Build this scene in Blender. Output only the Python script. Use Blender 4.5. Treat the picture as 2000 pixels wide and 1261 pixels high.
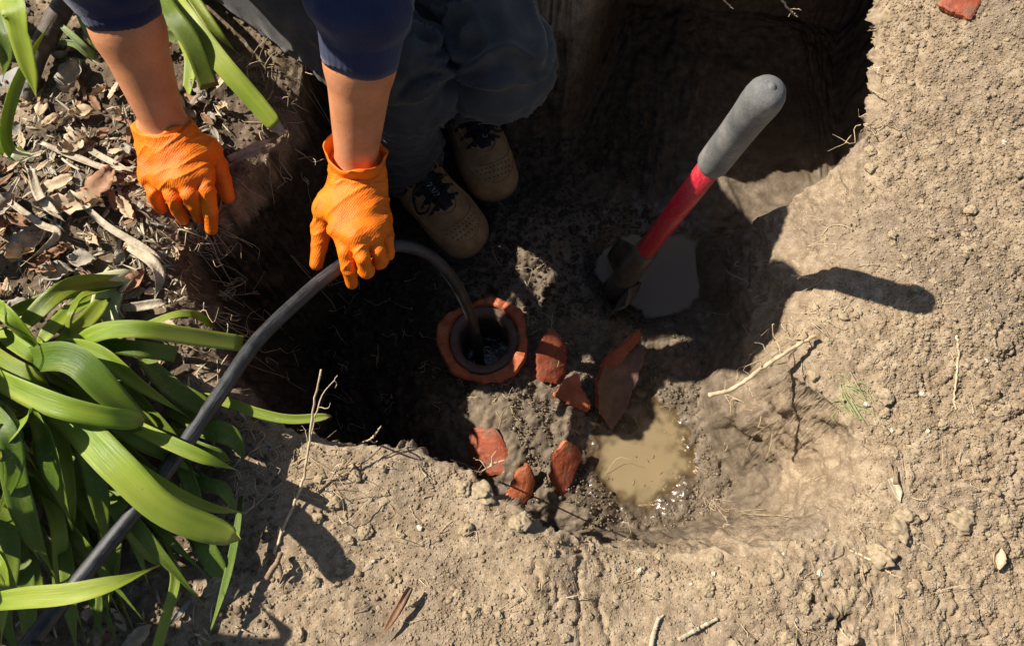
import bpy, math, random
import numpy as np
from mathutils import Vector, Matrix

for o in list(bpy.data.objects):
    bpy.data.objects.remove(o, do_unlink=True)
scene = bpy.context.scene
COL = scene.collection
rnd = random.Random(7)
RAD = math.radians

# ------------------------------------------------------------------ camera
TILT = RAD(18.0)
FPX = 1511.0                      # focal length in pixels of the 2000 px wide photograph
CAM = np.array([0.0, -0.309, 0.951])
cam_data = bpy.data.cameras.new("camera")
cam_data.sensor_width = 36.0
cam_data.lens = 36.0 * FPX / 2000.0
cam_data.clip_start = 0.02
cam_data.clip_end = 400.0
cam = bpy.data.objects.new("camera", cam_data)
COL.objects.link(cam)
cam.location = CAM
cam.rotation_euler = (TILT, 0, 0)
scene.camera = cam

# ------------------------------------------------------------------ sky, sun, exposure
SUN_TRAVEL = Vector((0.322, -0.118, -0.345)).normalized()
sun_el = math.asin(-SUN_TRAVEL.z)
sun_az = math.atan2(-SUN_TRAVEL.x, -SUN_TRAVEL.y)
world = bpy.data.worlds.new("World")
scene.world = world
world.use_nodes = True
wn = world.node_tree.nodes
wl = world.node_tree.links
wn.clear()
sky = wn.new("ShaderNodeTexSky")
sky.sky_type = 'NISHITA'
sky.sun_disc = False
sky.sun_elevation = sun_el
sky.sun_rotation = sun_az % (2 * math.pi)
bg = wn.new("ShaderNodeBackground")
bg.inputs[1].default_value = 0.052
wo = wn.new("ShaderNodeOutputWorld")
wl.new(sky.outputs[0], bg.inputs[0])
wl.new(bg.outputs[0], wo.inputs[0])

sun_data = bpy.data.lights.new("sun", 'SUN')
sun_data.energy = 5.0
sun_data.angle = RAD(0.53)
sun_data.color = (1.0, 0.94, 0.84)
sun = bpy.data.objects.new("sun", sun_data)
COL.objects.link(sun)
sun.location = (-3, 1.5, 4)
sun.rotation_euler = SUN_TRAVEL.to_track_quat('-Z', 'Y').to_euler()

vs = scene.view_settings
vs.view_transform = 'Standard'
vs.look = 'None'
vs.exposure = 0.78
vs.gamma = 1.0
vs.use_curve_mapping = False
scene.render.engine = 'CYCLES'
scene.cycles.use_denoising = True
scene.cycles.max_bounces = 5
scene.cycles.use_adaptive_sampling = True
scene.cycles.adaptive_threshold = 0.02

# ------------------------------------------------------------------ geometry helpers
def ray(px, py):
    a = (px - 1000.0) / FPX
    b = (630.5 - py) / FPX
    return np.array([a, math.sin(TILT) + b * math.cos(TILT), -math.cos(TILT) + b * math.sin(TILT)])

def W(px, py, z=0.0):
    """point of height z (metres) seen along this sight line"""
    r = ray(px, py)
    return CAM + r * ((z - CAM[2]) / r[2])

def Wv(px, py, z):
    px = np.asarray(px, float); py = np.asarray(py, float)
    a = (px - 1000.0) / FPX; b = (630.5 - py) / FPX
    ry = math.sin(TILT) + b * math.cos(TILT); rz = -math.cos(TILT) + b * math.sin(TILT)
    t = (z - CAM[2]) / rz
    return CAM[0] + a * t, CAM[1] + ry * t

def nrm(v):
    v = np.asarray(v, float)
    return v / (np.linalg.norm(v, axis=-1, keepdims=True) + 1e-12)

def hash2(ix, iy, seed):
    h = (ix.astype(np.int64) * 374761393 + iy.astype(np.int64) * 668265263 + seed * 1442695041) & 0xFFFFFFFF
    h = ((h ^ (h >> 13)) * 1274126177) & 0xFFFFFFFF
    h = (h ^ (h >> 16)) * 2246822519 & 0xFFFFFFFF
    return ((h ^ (h >> 15)) & 0xFFFFFF) / float(0x1000000)

def perlin(x, y, seed=0):
    x = np.asarray(x, float); y = np.asarray(y, float)
    ix = np.floor(x); iy = np.floor(y)
    fx = x - ix; fy = y - iy
    ux = fx * fx * fx * (fx * (fx * 6 - 15) + 10); uy = fy * fy * fy * (fy * (fy * 6 - 15) + 10)
    def g(dx, dy):
        a = hash2(ix + dx, iy + dy, seed) * 2 * math.pi
        return np.cos(a) * (fx - dx) + np.sin(a) * (fy - dy)
    n0 = g(0, 0) * (1 - ux) + g(1, 0) * ux
    n1 = g(0, 1) * (1 - ux) + g(1, 1) * ux
    return (n0 * (1 - uy) + n1 * uy) * 1.45

def fbm(x, y, seed=0, octv=4, gain=0.5):
    s = 0; a = 1.0
    for k in range(octv):
        s = s + a * perlin(x * 2 ** k + 17.3 * k, y * 2 ** k - 9.1 * k, seed + k)
        a *= gain
    return s

def worley(x, y, seed=0):
    ix = np.floor(x); iy = np.floor(y)
    f1 = np.full(x.shape, 9.0); f2 = np.full(x.shape, 9.0); idv = np.zeros(x.shape)
    for dx in (-1, 0, 1):
        for dy in (-1, 0, 1):
            cx = ix + dx; cy = iy + dy
            px_ = cx + hash2(cx, cy, seed); py_ = cy + hash2(cx, cy, seed + 77)
            d = np.sqrt((px_ - x) ** 2 + (py_ - y) ** 2)
            nearer = d < f1
            f2 = np.where(nearer, f1, np.minimum(f2, d))
            idv = np.where(nearer, hash2(cx, cy, seed + 31), idv)
            f1 = np.minimum(f1, d)
    return f1, f2, idv

def smooth(e0, e1, x):
    t = np.clip((x - e0) / (e1 - e0), 0, 1)
    return t * t * (3 - 2 * t)

def hash3(ix, iy, iz, seed):
    return hash2(ix + 1013 * iz, iy - 757 * iz, seed)

def vnoise3(p, seed=0):
    """value noise on (N,3) points, about -1..1"""
    i = np.floor(p); f = p - i
    u = f * f * (3 - 2 * f)
    r = 0
    for dx in (0, 1):
        for dy in (0, 1):
            for dz in (0, 1):
                w = (u[:, 0] if dx else 1 - u[:, 0]) * (u[:, 1] if dy else 1 - u[:, 1]) * (u[:, 2] if dz else 1 - u[:, 2])
                r = r + w * hash3(i[:, 0] + dx, i[:, 1] + dy, i[:, 2] + dz, seed)
    return r * 2 - 1

def catmull(P, n):
    P = np.asarray(P, float)
    Q = np.vstack([2 * P[0] - P[1], P, 2 * P[-1] - P[-2]])
    m = len(P) - 1
    out = []
    for t in np.linspace(0, m, n):
        k = min(int(t), m - 1); f = t - k
        p0, p1, p2, p3 = Q[k], Q[k + 1], Q[k + 2], Q[k + 3]
        out.append(0.5 * ((2 * p1) + (-p0 + p2) * f + (2 * p0 - 5 * p1 + 4 * p2 - p3) * f * f + (-p0 + 3 * p1 - 3 * p2 + p3) * f ** 3))
    return np.array(out)

# ------------------------------------------------------------------ objects
ORG = {}
def new_mesh(name, V, F, mats, smooth_shade=True, uv=None, fmat=None):
    me = bpy.data.meshes.new(name)
    V = np.asarray(V, np.float64)
    if isinstance(F, np.ndarray):
        nf, k = F.shape
        me.vertices.add(len(V)); me.vertices.foreach_set("co", V.astype(np.float32).ravel())
        me.loops.add(nf * k); me.loops.foreach_set("vertex_index", F.astype(np.int32).ravel())
        me.polygons.add(nf); me.polygons.foreach_set("loop_start", np.arange(nf, dtype=np.int32) * k)
        me.update(calc_edges=True)
    else:
        me.from_pydata([tuple(v) for v in V], [], [tuple(f) for f in F])
    if smooth_shade:
        me.polygons.foreach_set("use_smooth", np.ones(len(me.polygons), dtype=bool))
    for m in (mats if isinstance(mats, (list, tuple)) else [mats]):
        me.materials.append(m)
    if fmat is not None:
        me.polygons.foreach_set("material_index", np.asarray(fmat, np.int32))
    if uv is not None:
        l = me.uv_layers.new(name="UVMap")
        vi = np.empty(len(me.loops), np.int32); me.loops.foreach_get("vertex_index", vi)
        l.data.foreach_set("uv", np.asarray(uv, np.float32)[vi].ravel())
    me.update()
    return me

def place(name, me, parent=None, loc=(0, 0, 0)):
    o = bpy.data.objects.new(name, me)
    COL.objects.link(o)
    o.location = loc
    if parent is not None:
        o.parent = parent
    return o

def tag(o, label=None, cat=None, group=None, kind=None):
    if label: o['label'] = label
    if cat: o['category'] = cat
    if group: o['group'] = group
    if kind: o['kind'] = kind
    return o

def thing(name, label, cat, loc, group=None):
    o = bpy.data.objects.new(name, None)
    COL.objects.link(o)
    o.empty_display_size = 0.02
    o.location = loc
    ORG[o.name] = np.array(loc, float)
    return tag(o, label, cat, group)

def part(name, VF, mat, parent, smooth_shade=True, uv=None, label=None, fmat=None):
    """mesh given in world coordinates, linked under its thing (or part)"""
    V, F = VF
    org = ORG[parent.name]
    me = new_mesh(name, np.asarray(V, float) - org, F, mat, smooth_shade, uv, fmat)
    o = place(name, me, parent)
    ORG[o.name] = org
    if label: o['label'] = label
    return o

def single(name, VF, mat, label, cat, loc=None, group=None, smooth_shade=True, uv=None, kind=None, fmat=None):
    V, F = VF
    V = np.asarray(V, float)
    if loc is None:
        loc = V.mean(0)
    loc = np.asarray(loc, float)
    me = new_mesh(name, V - loc, F, mat, smooth_shade, uv, fmat)
    o = place(name, me, None, loc)
    ORG[o.name] = loc
    return tag(o, label, cat, group, kind)

def join(list_vf):
    Vs = []; Fs = []; n = 0
    for V, F in list_vf:
        Vs.append(np.asarray(V, float)); Fs += [tuple(int(i) + n for i in f) for f in F]; n += len(V)
    return np.vstack(Vs), Fs

def frames(P):
    """parallel-transport frames along a polyline"""
    P = np.asarray(P, float)
    T = nrm(np.gradient(P, axis=0))
    a = np.array([0, 0, 1.0]) if abs(T[0][2]) < 0.9 else np.array([1.0, 0, 0])
    N = nrm(a - T[0] * a.dot(T[0]))
    Ns = [N]
    for k in range(1, len(P)):
        N = N - T[k] * N.dot(T[k]); N = nrm(N); Ns.append(N)
    Ns = np.array(Ns)
    return T, Ns, np.cross(T, Ns)

def tube(P, R, seg=8, cap=True, rough=0.0, seed=1):
    P = np.asarray(P, float); n = len(P)
    R = np.broadcast_to(np.asarray(R, float), (n,))
    T, N, B = frames(P)
    a = np.linspace(0, 2 * math.pi, seg, endpoint=False)
    rr = np.ones((n, seg))
    if rough:
        rr += rough * (np.random.RandomState(seed).rand(n, seg) - 0.5) * 2
    V = P[:, None, :] + (R[:, None] * rr)[:, :, None] * (np.cos(a)[None, :, None] * N[:, None, :] + np.sin(a)[None, :, None] * B[:, None, :])
    V = V.reshape(-1, 3)
    F = []
    for i in range(n - 1):
        for j in range(seg):
            k = (j + 1) % seg
            F.append((i * seg + j, i * seg + k, (i + 1) * seg + k, (i + 1) * seg + j))
    if cap:
        V = np.vstack([V, P[0] - T[0] * R[0] * .3, P[-1] + T[-1] * R[-1] * .3])
        c0, c1 = len(V) - 2, len(V) - 1
        for j in range(seg):
            k = (j + 1) % seg
            F.append((c0, k, j)); F.append((c1, (n - 1) * seg + j, (n - 1) * seg + k))
    return V, F

def lathe(origin, axis, profile, seg=48, wob=None):
    """profile: list of (radius, height along axis); closed only if the profile starts and ends on the axis"""
    axis = nrm(axis)
    a = np.array([1.0, 0, 0]) if abs(axis[0]) < 0.9 else np.array([0, 1.0, 0])
    u = nrm(a - axis * a.dot(axis)); v = np.cross(axis, u)
    th = np.linspace(0, 2 * math.pi, seg, endpoint=False)
    V = []; F = []
    for i, (r, h) in enumerate(profile):
        for j, t in enumerate(th):
            dr, dh = wob(i, t, r, h) if wob else (0, 0)
            V.append(np.asarray(origin) + axis * (h + dh) + (r + dr) * (math.cos(t) * u + math.sin(t) * v))
    n = len(profile)
    for i in range(n - 1):
        for j in range(seg):
            k = (j + 1) % seg
            F.append((i * seg + j, i * seg + k, (i + 1) * seg + k, (i + 1) * seg + j))
    return np.array(V), F

# ------------------------------------------------------------------ implicit surfaces
class Field:
    """signed distance grid; limbs are round cones melted together"""
    def __init__(self, lo, hi, h):
        self.lo = np.asarray(lo, float); self.h = h
        self.n = np.ceil((np.asarray(hi) - self.lo) / h).astype(int) + 1
        self.f = np.full(self.n, 0.5, np.float32)
    def block(self, a, b):
        i0 = np.clip(np.floor((a - self.lo) / self.h).astype(int), 0, self.n - 1)
        i1 = np.clip(np.ceil((b - self.lo) / self.h).astype(int) + 1, 1, self.n)
        ax = [self.lo[k] + self.h * np.arange(i0[k], i1[k]) for k in range(3)]
        X, Y, Z = np.meshgrid(*ax, indexing='ij', sparse=True)
        return (slice(i0[0], i1[0]), slice(i0[1], i1[1]), slice(i0[2], i1[2])), X, Y, Z
    def blend(self, sl, d, k):
        old = self.f[sl]
        if k <= 0:
            self.f[sl] = np.minimum(old, d); return
        h = np.maximum(k - np.abs(old - d), 0) / k
        self.f[sl] = np.minimum(old, d) - h * h * k * 0.25
    def cone(self, a, b, ra, rb, k=0.01, flat=None):
        """flat=(direction, factor): squeezed along a direction"""
        a = np.asarray(a, float); b = np.asarray(b, float)
        m = max(ra, rb) * (1.5 if flat else 1.0) + k + 4 * self.h
        sl, X, Y, Z = self.block(np.minimum(a, b) - m, np.maximum(a, b) + m)
        d = b - a; L2 = max(d.dot(d), 1e-12)
        t = np.clip(((X - a[0]) * d[0] + (Y - a[1]) * d[1] + (Z - a[2]) * d[2]) / L2, 0, 1)
        qx = X - a[0] - t * d[0]; qy = Y - a[1] - t * d[1]; qz = Z - a[2] - t * d[2]
        q2 = qx * qx + qy * qy + qz * qz
        if flat is not None:
            n, s = flat
            n = nrm(n)
            dn = qx * n[0] + qy * n[1] + qz * n[2]
            q2 = q2 + dn * dn * (1.0 / (s * s) - 1.0)
        self.blend(sl, (np.sqrt(q2) - (ra + (rb - ra) * t)).astype(np.float32), k)
    def ball(self, c, r, k=0.01, scale=(1, 1, 1)):
        c = np.asarray(c, float); s = np.asarray(scale, float)
        m = r * s + k + 4 * self.h
        sl, X, Y, Z = self.block(c - m, c + m)
        d = (np.sqrt(((X - c[0]) / s[0]) ** 2 + ((Y - c[1]) / s[1]) ** 2 + ((Z - c[2]) / s[2]) ** 2) - r) * s.min()
        self.blend(sl, d.astype(np.float32), k)
    def cut(self, p, n):
        """keep the side that n points away from"""
        p = np.asarray(p, float); n = nrm(n)
        ax = [self.lo[k] + self.h * np.arange(self.n[k]) for k in range(3)]
        X, Y, Z = np.meshgrid(*ax, indexing='ij', sparse=True)
        d = (X - p[0]) * n[0] + (Y - p[1]) * n[1] + (Z - p[2]) * n[2]
        self.f = np.maximum(self.f, d.astype(np.float32))
    def mesh(self):
        f = self.f; nx, ny, nz = f.shape
        s = f < 0
        c = [s[dx:nx - 1 + dx, dy:ny - 1 + dy, dz:nz - 1 + dz] for dx in (0, 1) for dy in (0, 1) for dz in (0, 1)]
        al = c[0].copy(); an = c[0].copy()
        for q in c[1:]:
            al &= q; an |= q
        act = an & ~al
        ii = np.argwhere(act)
        idx = np.full(act.shape, -1, np.int32)
        idx[act] = np.arange(len(ii), dtype=np.int32)
        acc = np.zeros((len(ii), 3)); cnt = np.zeros(len(ii))
        cor = [np.array((dx, dy, dz)) for dx in (0, 1) for dy in (0, 1) for dz in (0, 1)]
        val = [f[ii[:, 0] + q[0], ii[:, 1] + q[1], ii[:, 2] + q[2]].astype(float) for q in cor]
        for p in range(8):
            for q in range(p + 1, 8):
                if np.abs(cor[p] - cor[q]).sum() != 1: continue
                x = (val[p] < 0) != (val[q] < 0)
                t = np.where(x, val[p] / np.where(x, val[p] - val[q], 1), 0)
                pos = cor[p][None] + t[:, None] * (cor[q] - cor[p])[None]
                acc += np.where(x[:, None], pos, 0); cnt += x
        V = self.lo + self.h * (ii + acc / cnt[:, None])
        Fs = []
        for ax in range(3):
            o = [(1, 2), (2, 0), (0, 1)][ax]
            a = [slice(None)] * 3; b = [slice(None)] * 3
            a[ax] = slice(0, -1); b[ax] = slice(1, None)
            s0 = s[tuple(a)]; s1 = s[tuple(b)]
            e = np.argwhere(s0 != s1)
            e = e[(e[:, o[0]] > 0) & (e[:, o[1]] > 0) & (e[:, o[0]] < act.shape[o[0]]) & (e[:, o[1]] < act.shape[o[1]])]
            flip = s1[e[:, 0], e[:, 1], e[:, 2]]
            def at(d0, d1):
                g = e.copy(); g[:, o[0]] -= d0; g[:, o[1]] -= d1
                return idx[g[:, 0], g[:, 1], g[:, 2]]
            q = np.stack([at(1, 1), at(0, 1), at(0, 0), at(1, 0)], 1)
            q[flip] = q[flip][:, ::-1]
            Fs.append(q)
        F = np.vstack(Fs)
        F = F[(F >= 0).all(1)]
        return V, F

def relax(V, F, it=2, lam=0.5):
    n = len(V)
    for _ in range(it):
        acc = np.zeros_like(V); cnt = np.zeros(n)
        for k in range(4):
            i = F[:, k]; j = F[:, (k + 1) % 4]
            np.add.at(acc, i, V[j]); np.add.at(cnt, i, 1)
            np.add.at(acc, j, V[i]); np.add.at(cnt, j, 1)
        V = V + lam * (acc / np.maximum(cnt, 1)[:, None] - V)
    return V

def vnormals(V, F):
    n = np.cross(V[F[:, 2]] - V[F[:, 0]], V[F[:, 3]] - V[F[:, 1]])
    N = np.zeros_like(V)
    for k in range(4):
        np.add.at(N, F[:, k], n)
    return nrm(N)
# ------------------------------------------------------------------ materials
class Mat:
    def __init__(self, name):
        self.m = bpy.data.materials.new(name); self.m.use_nodes = True
        self.nt = self.m.node_tree; self.nt.nodes.clear()
        self.out = self.n("ShaderNodeOutputMaterial")
        self.bsdf = self.n("ShaderNodeBsdfPrincipled")
        self.l(self.bsdf.outputs[0], self.out.inputs[0])
        self.tc = self.n("ShaderNodeTexCoord")
    def n(self, t, **kw):
        nd = self.nt.nodes.new(t)
        for k, v in kw.items(): setattr(nd, k, v)
        return nd
    def l(self, a, b): self.nt.links.new(a, b)
    def set(self, sock, v):
        i = self.bsdf.inputs[sock]
        if hasattr(v, 'is_output') or isinstance(v, bpy.types.NodeSocket): self.l(v, i)
        else: i.default_value = v + (1,) if isinstance(v, tuple) and len(v) == 3 and i.type == 'RGBA' else v
    def noise(self, scale, detail=4, rough=0.55, vec=None, dist=0.0):
        t = self.n("ShaderNodeTexNoise"); t.inputs["Scale"].default_value = scale
        t.inputs["Detail"].default_value = detail; t.inputs["Roughness"].default_value = rough
        t.inputs["Distortion"].default_value = dist
        self.l(vec if vec is not None else self.tc.outputs["Object"], t.inputs["Vector"])
        return t.outputs["Fac"]
    def voro(self, scale, feature='F1', rand=1.0, vec=None, out="Distance"):
        t = self.n("ShaderNodeTexVoronoi", feature=feature); t.inputs["Scale"].default_value = scale
        t.inputs["Randomness"].default_value = rand
        self.l(vec if vec is not None else self.tc.outputs["Object"], t.inputs["Vector"])
        return t.outputs[out]
    def mapv(self, scale=(1, 1, 1), rot=(0, 0, 0), src="Object"):
        t = self.n("ShaderNodeMapping"); t.inputs["Scale"].default_value = scale; t.inputs["Rotation"].default_value = rot
        self.l(self.tc.outputs[src], t.inputs["Vector"])
        return t.outputs[0]
    def ramp(self, fac, stops):
        t = self.n("ShaderNodeValToRGB"); e = t.color_ramp.elements
        while len(e) < len(stops): e.new(0.5)
        for i, (p, c) in enumerate(stops):
            e[i].position = p; e[i].color = c if len(c) == 4 else tuple(c) + (1,)
        self.l(fac, t.inputs[0])
        return t.outputs[0]
    def rng(self, v, a, b, c=0.0, d=1.0):
        t = self.n("ShaderNodeMapRange"); t.inputs[1].default_value = a; t.inputs[2].default_value = b
        t.inputs[3].default_value = c; t.inputs[4].default_value = d
        self.l(v, t.inputs[0]); return t.outputs[0]
    def mix(self, fac, a, b, mode='MIX'):
        t = self.n("ShaderNodeMix", data_type='RGBA', blend_type=mode)
        for s, v in ((t.inputs[0], fac), (t.inputs[6], a), (t.inputs[7], b)):
            if isinstance(v, bpy.types.NodeSocket): self.l(v, s)
            elif isinstance(v, (int, float)): s.default_value = v
            else: s.default_value = tuple(v) + (1,) if len(v) == 3 else v
        return t.outputs[2]
    def math(self, op, a, b=0.0):
        t = self.n("ShaderNodeMath", operation=op)
        for s, v in ((t.inputs[0], a), (t.inputs[1], b)):
            if isinstance(v, bpy.types.NodeSocket): self.l(v, s)
            else: s.default_value = v
        return t.outputs[0]
    def attr(self, name):
        t = self.n("ShaderNodeAttribute"); t.attribute_name = name
        return t.outputs["Fac"]
    def bump(self, height, strength, dist, prev=None):
        t = self.n("ShaderNodeBump"); t.inputs["Strength"].default_value = strength; t.inputs["Distance"].default_value = dist
        self.l(height, t.inputs["Height"])
        if prev is not None: self.l(prev, t.inputs["Normal"])
        return t.outputs[0]

def simple(name, stops, scale=60, rough=0.8, bump=0.3, bdist=0.001, bscale=None, detail=5, spec=0.3, sss=0, coat=0, src_scale=(1, 1, 1)):
    k = Mat(name)
    v = k.mapv(src_scale)
    f = k.noise(scale, detail, 0.6, v)
    k.set("Base Color", k.ramp(f, stops))
    k.set("Roughness", rough); k.set("Specular IOR Level", spec)
    if bump: k.set("Normal", k.bump(k.noise(bscale or scale * 3, 4, 0.6, v), bump, bdist))
    if sss: k.set("Subsurface Weight", sss); k.set("Subsurface Radius", (0.01, 0.004, 0.002)); k.set("Subsurface Scale", 0.3)
    if coat: k.set("Coat Weight", coat)
    return k.m

def soil_material():
    k = Mat("soil")
    wet = k.attr("wet"); org = k.attr("org"); tone = k.attr("tone")
    n2 = k.noise(60, 3, 0.65); n3 = k.noise(430, 1, 0.6)
    dry = k.ramp(n2, [(0.28, (.188, .134, .082)), (0.48, (.276, .202, .128)), (0.66, (.362, .276, .182))])
    dry = k.mix(tone, dry, k.ramp(n2, [(0.3, (.140, .103, .072)), (0.65, (.225, .169, .120))]))
    dry = k.mix(k.rng(n3, 0.30, 0.42, 0.45, 0.0), dry, (.14, .105, .07))
    dry = k.mix(k.rng(n3, 0.62, 0.74, 0.0, 0.5), dry, (.58, .51, .39))
    mud = k.ramp(n2, [(0.3, (.094, .069, .046)), (0.5, (.148, .112, .077)), (0.68, (.215, .168, .118))])
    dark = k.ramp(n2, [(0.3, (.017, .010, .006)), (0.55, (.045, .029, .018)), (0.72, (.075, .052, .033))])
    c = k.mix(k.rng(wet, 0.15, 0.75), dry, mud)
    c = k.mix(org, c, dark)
    glossy = k.rng(k.math('ADD', wet, k.rng(n2, 0.3, 0.7, -0.12, 0.12)), 0.86, 1.06)
    soak = k.rng(glossy, 0, 1, 0.0, 0.8)
    c = k.mix(soak, c, k.mix(1.0, c, (.60, .56, .52), 'MULTIPLY'))
    k.set("Base Color", c)
    k.set("Roughness", k.rng(glossy, 0, 1, 0.92, 0.14))
    k.set("Specular IOR Level", k.rng(glossy, 0, 1, 0.15, 0.5))
    dryf = k.rng(glossy, 0, 1, 1.0, 0.35)
    b = k.n("ShaderNodeBump"); b.inputs["Distance"].default_value = 0.0016
    k.l(k.math('MULTIPLY', dryf, 0.9), b.inputs["Strength"])
    hgt = k.noise(400, 2, 0.7)
    k.l(hgt, b.inputs["Height"])
    k.set("Normal", b.outputs[0])
    return k.m

def leaf_material(name, base, tip, light, back=0.55):
    """strap leaf: UV.x runs across (0..1), UV.y along in metres"""
    k = Mat(name)
    sep = k.n("ShaderNodeSeparateXYZ"); k.l(k.tc.outputs["UV"], sep.inputs[0])
    vein = k.noise(1.0, 3, 0.6, k.mapv((55, 3.0, 1), src="UV"))
    blot = k.noise(14, 4, 0.6)
    lon = k.noise(1.0, 2, 0.5, k.mapv((2.5, 9, 1), src="UV"))
    c = k.ramp(lon, [(0.3, base), (0.55, light), (0.75, tip)])
    c = k.mix(k.rng(vein, 0.35, 0.65, 0.0, 0.55), c, k.mix(1.0, c, (.58, .66, .5), 'MULTIPLY'))
    mid = k.rng(k.math('ABSOLUTE', k.math('SUBTRACT', sep.outputs[0], 0.5)), 0.0, 0.06, 1.0, 0.0)
    c = k.mix(k.math('MULTIPLY', mid, 0.45), c, light)
    c = k.mix(k.rng(k.noise(6, 3), 0.45, 0.62, 0.0, 0.6), c, tip)
    c = k.mix(k.rng(blot, 0.60, 0.74, 0.0, 0.5), c, tip)
    spots = k.math('MULTIPLY', k.rng(k.voro(90), 0.07, 0.13, 1.0, 0.0), k.rng(k.noise(22, 2), 0.56, 0.64))
    c = k.mix(spots, c, (.28, .22, .10))
    tt_ = k.attr("along")
    dust = k.math('MULTIPLY', k.rng(k.noise(260, 3, 0.7), 0.56, 0.70), k.rng(k.noise(9, 2), 0.42, 0.62, 0, 0.55))
    c = k.mix(dust, c, (.40, .34, .22))
    brown = k.rng(k.math('ADD', tt_, k.rng(k.noise(60, 3), 0.3, 0.7, -0.05, 0.05)), 0.955, 1.0)
    c = k.mix(brown, c, (.30, .19, .075))
    yel = k.rng(k.math('ADD', tt_, k.rng(k.noise(8, 2), 0.3, 0.7, -0.35, 0.25)), 0.75, 1.0, 0, 0.55)
    c = k.mix(yel, c, tip)
    scar = k.math('MULTIPLY', k.rng(k.noise(1.0, 3, 0.7, k.mapv((14, 60, 1), src="UV")), 0.66, 0.72), 0.6)
    c = k.mix(scar, c, (.34, .30, .14))
    edge = k.rng(k.math('ABSOLUTE', k.math('SUBTRACT', sep.outputs[0], 0.5)), 0.475, 0.5)
    c = k.mix(k.math('MULTIPLY', edge, 0.5), c, (.42, .47, .20))
    k.set("Base Color", c); k.set("Roughness", k.rng(blot, 0.3, 0.7, 0.27, 0.5)); k.set("Specular IOR Level", 0.5)
    nb = k.bump(vein, 0.6, 0.0012)
    nb = k.bump(k.noise(40, 3), 0.25, 0.002, nb)
    k.set("Normal", nb)
    tr = k.n("ShaderNodeBsdfTranslucent")
    k.l(k.mix(1.0, c, (1.25, 1.35, .45), 'MULTIPLY'), tr.inputs[0])
    mx = k.n("ShaderNodeMixShader"); mx.inputs[0].default_value = 0.33
    k.l(k.bsdf.outputs[0], mx.inputs[1]); k.l(tr.outputs[0], mx.inputs[2]); k.l(mx.outputs[0], k.out.inputs[0])
    return k.m

def glove_material():
    k = Mat("orange_nitrile")
    n = k.noise(30, 4)
    k.set("Base Color", k.ramp(n, [(0.3, (.70, .125, .004)), (0.55, (.84, .185, .006)), (0.75, (.88, .23, .010))]))
    k.set("Roughness", 0.52); k.set("Specular IOR Level", 0.3)
    grip = k.voro(400, rand=0.3, vec=k.mapv((1, 1, 0.0), (0, 0, 0.6)))
    msk = k.attr("grip")
    wr = k.noise(1.0, 4, 0.6, k.mapv((120, 210, 120), (0, 0, 0.35)))
    b1 = k.bump(wr, 0.25, 0.0018)
    b2 = k.n("ShaderNodeBump", invert=True); b2.inputs["Distance"].default_value = 0.0022
    k.l(msk, b2.inputs["Strength"]); k.l(grip, b2.inputs["Height"]); k.l(b1, b2.inputs["Normal"])
    k.set("Normal", b2.outputs[0])
    k.set("Subsurface Weight", 0.02); k.set("Subsurface Radius", (0.006, 0.0015, 0.0004)); k.set("Subsurface Scale", 0.5)
    return k.m

def skin_material():
    k = Mat("skin")
    n = k.noise(26, 5); p = k.voro(900)
    c = k.ramp(n, [(0.3, (.46, .178, .076)), (0.55, (.57, .235, .108)), (0.75, (.63, .275, .14))])
    hair = k.noise(1.0, 3, 0.7, k.mapv((420, 70, 420)))
    c = k.mix(k.rng(hair, 0.58, 0.70, 0, 0.5), c, (.16, .07, .035))
    k.set("Base Color", c); k.set("Roughness", 0.5); k.set("Specular IOR Level", 0.35)
    k.set("Subsurface Weight", 0.05); k.set("Subsurface Radius", (0.010, 0.004, 0.002)); k.set("Subsurface Scale", 0.5)
    crease = k.noise(1.0, 2, 0.5, k.mapv((30, 160, 160), (0, 0, 0.25)))
    k.set("Normal", k.bump(crease, 0.22, 0.0015, k.bump(p, 0.3, 0.0006)))
    return k.m

def cloth_material(name, c0, c1, scale, dust=None, rough=0.9):
    k = Mat(name)
    n = k.noise(18, 5, 0.6); w = k.noise(1.0, 2, 0.5, k.mapv((scale, scale, scale)))
    c = k.ramp(n, [(0.3, c0), (0.7, c1)])
    c = k.mix(k.rng(w, 0.35, 0.65, 0, 0.4), c, k.mix(1.0, c, (1.6, 1.6, 1.6), 'MULTIPLY'))
    if dust:
        c = k.mix(k.rng(k.noise(12, 5, 0.65), 0.55, 0.75, 0, 0.55), c, dust)
    k.set("Base Color", c); k.set("Roughness", rough); k.set("Specular IOR Level", 0.15)
    k.set("Sheen Weight", 0.15)
    k.set("Normal", k.bump(w, 0.35, 0.001, k.bump(k.noise(45, 4), 0.35, 0.004)))
    return k.m

def hose_material():
    k = Mat("black_rubber_hose")
    st = k.noise(1.0, 5, 0.7, k.mapv((1, 60, 1), src="UV"))
    scuff = k.noise(45, 5, 0.7)
    sc = k.math('MULTIPLY', k.rng(st, 0.45, 0.65), k.rng(scuff, 0.38, 0.6))
    k.set("Base Color", k.mix(k.math('MULTIPLY', sc, 0.8), (.010, .010, .011), (.15, .15, .147)))
    k.set("Roughness", k.rng(sc, 0, 1, 0.42, 0.7)); k.set("Specular IOR Level", 0.5)
    k.set("Normal", k.bump(st, 0.5, 0.0008))
    return k.m

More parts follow.
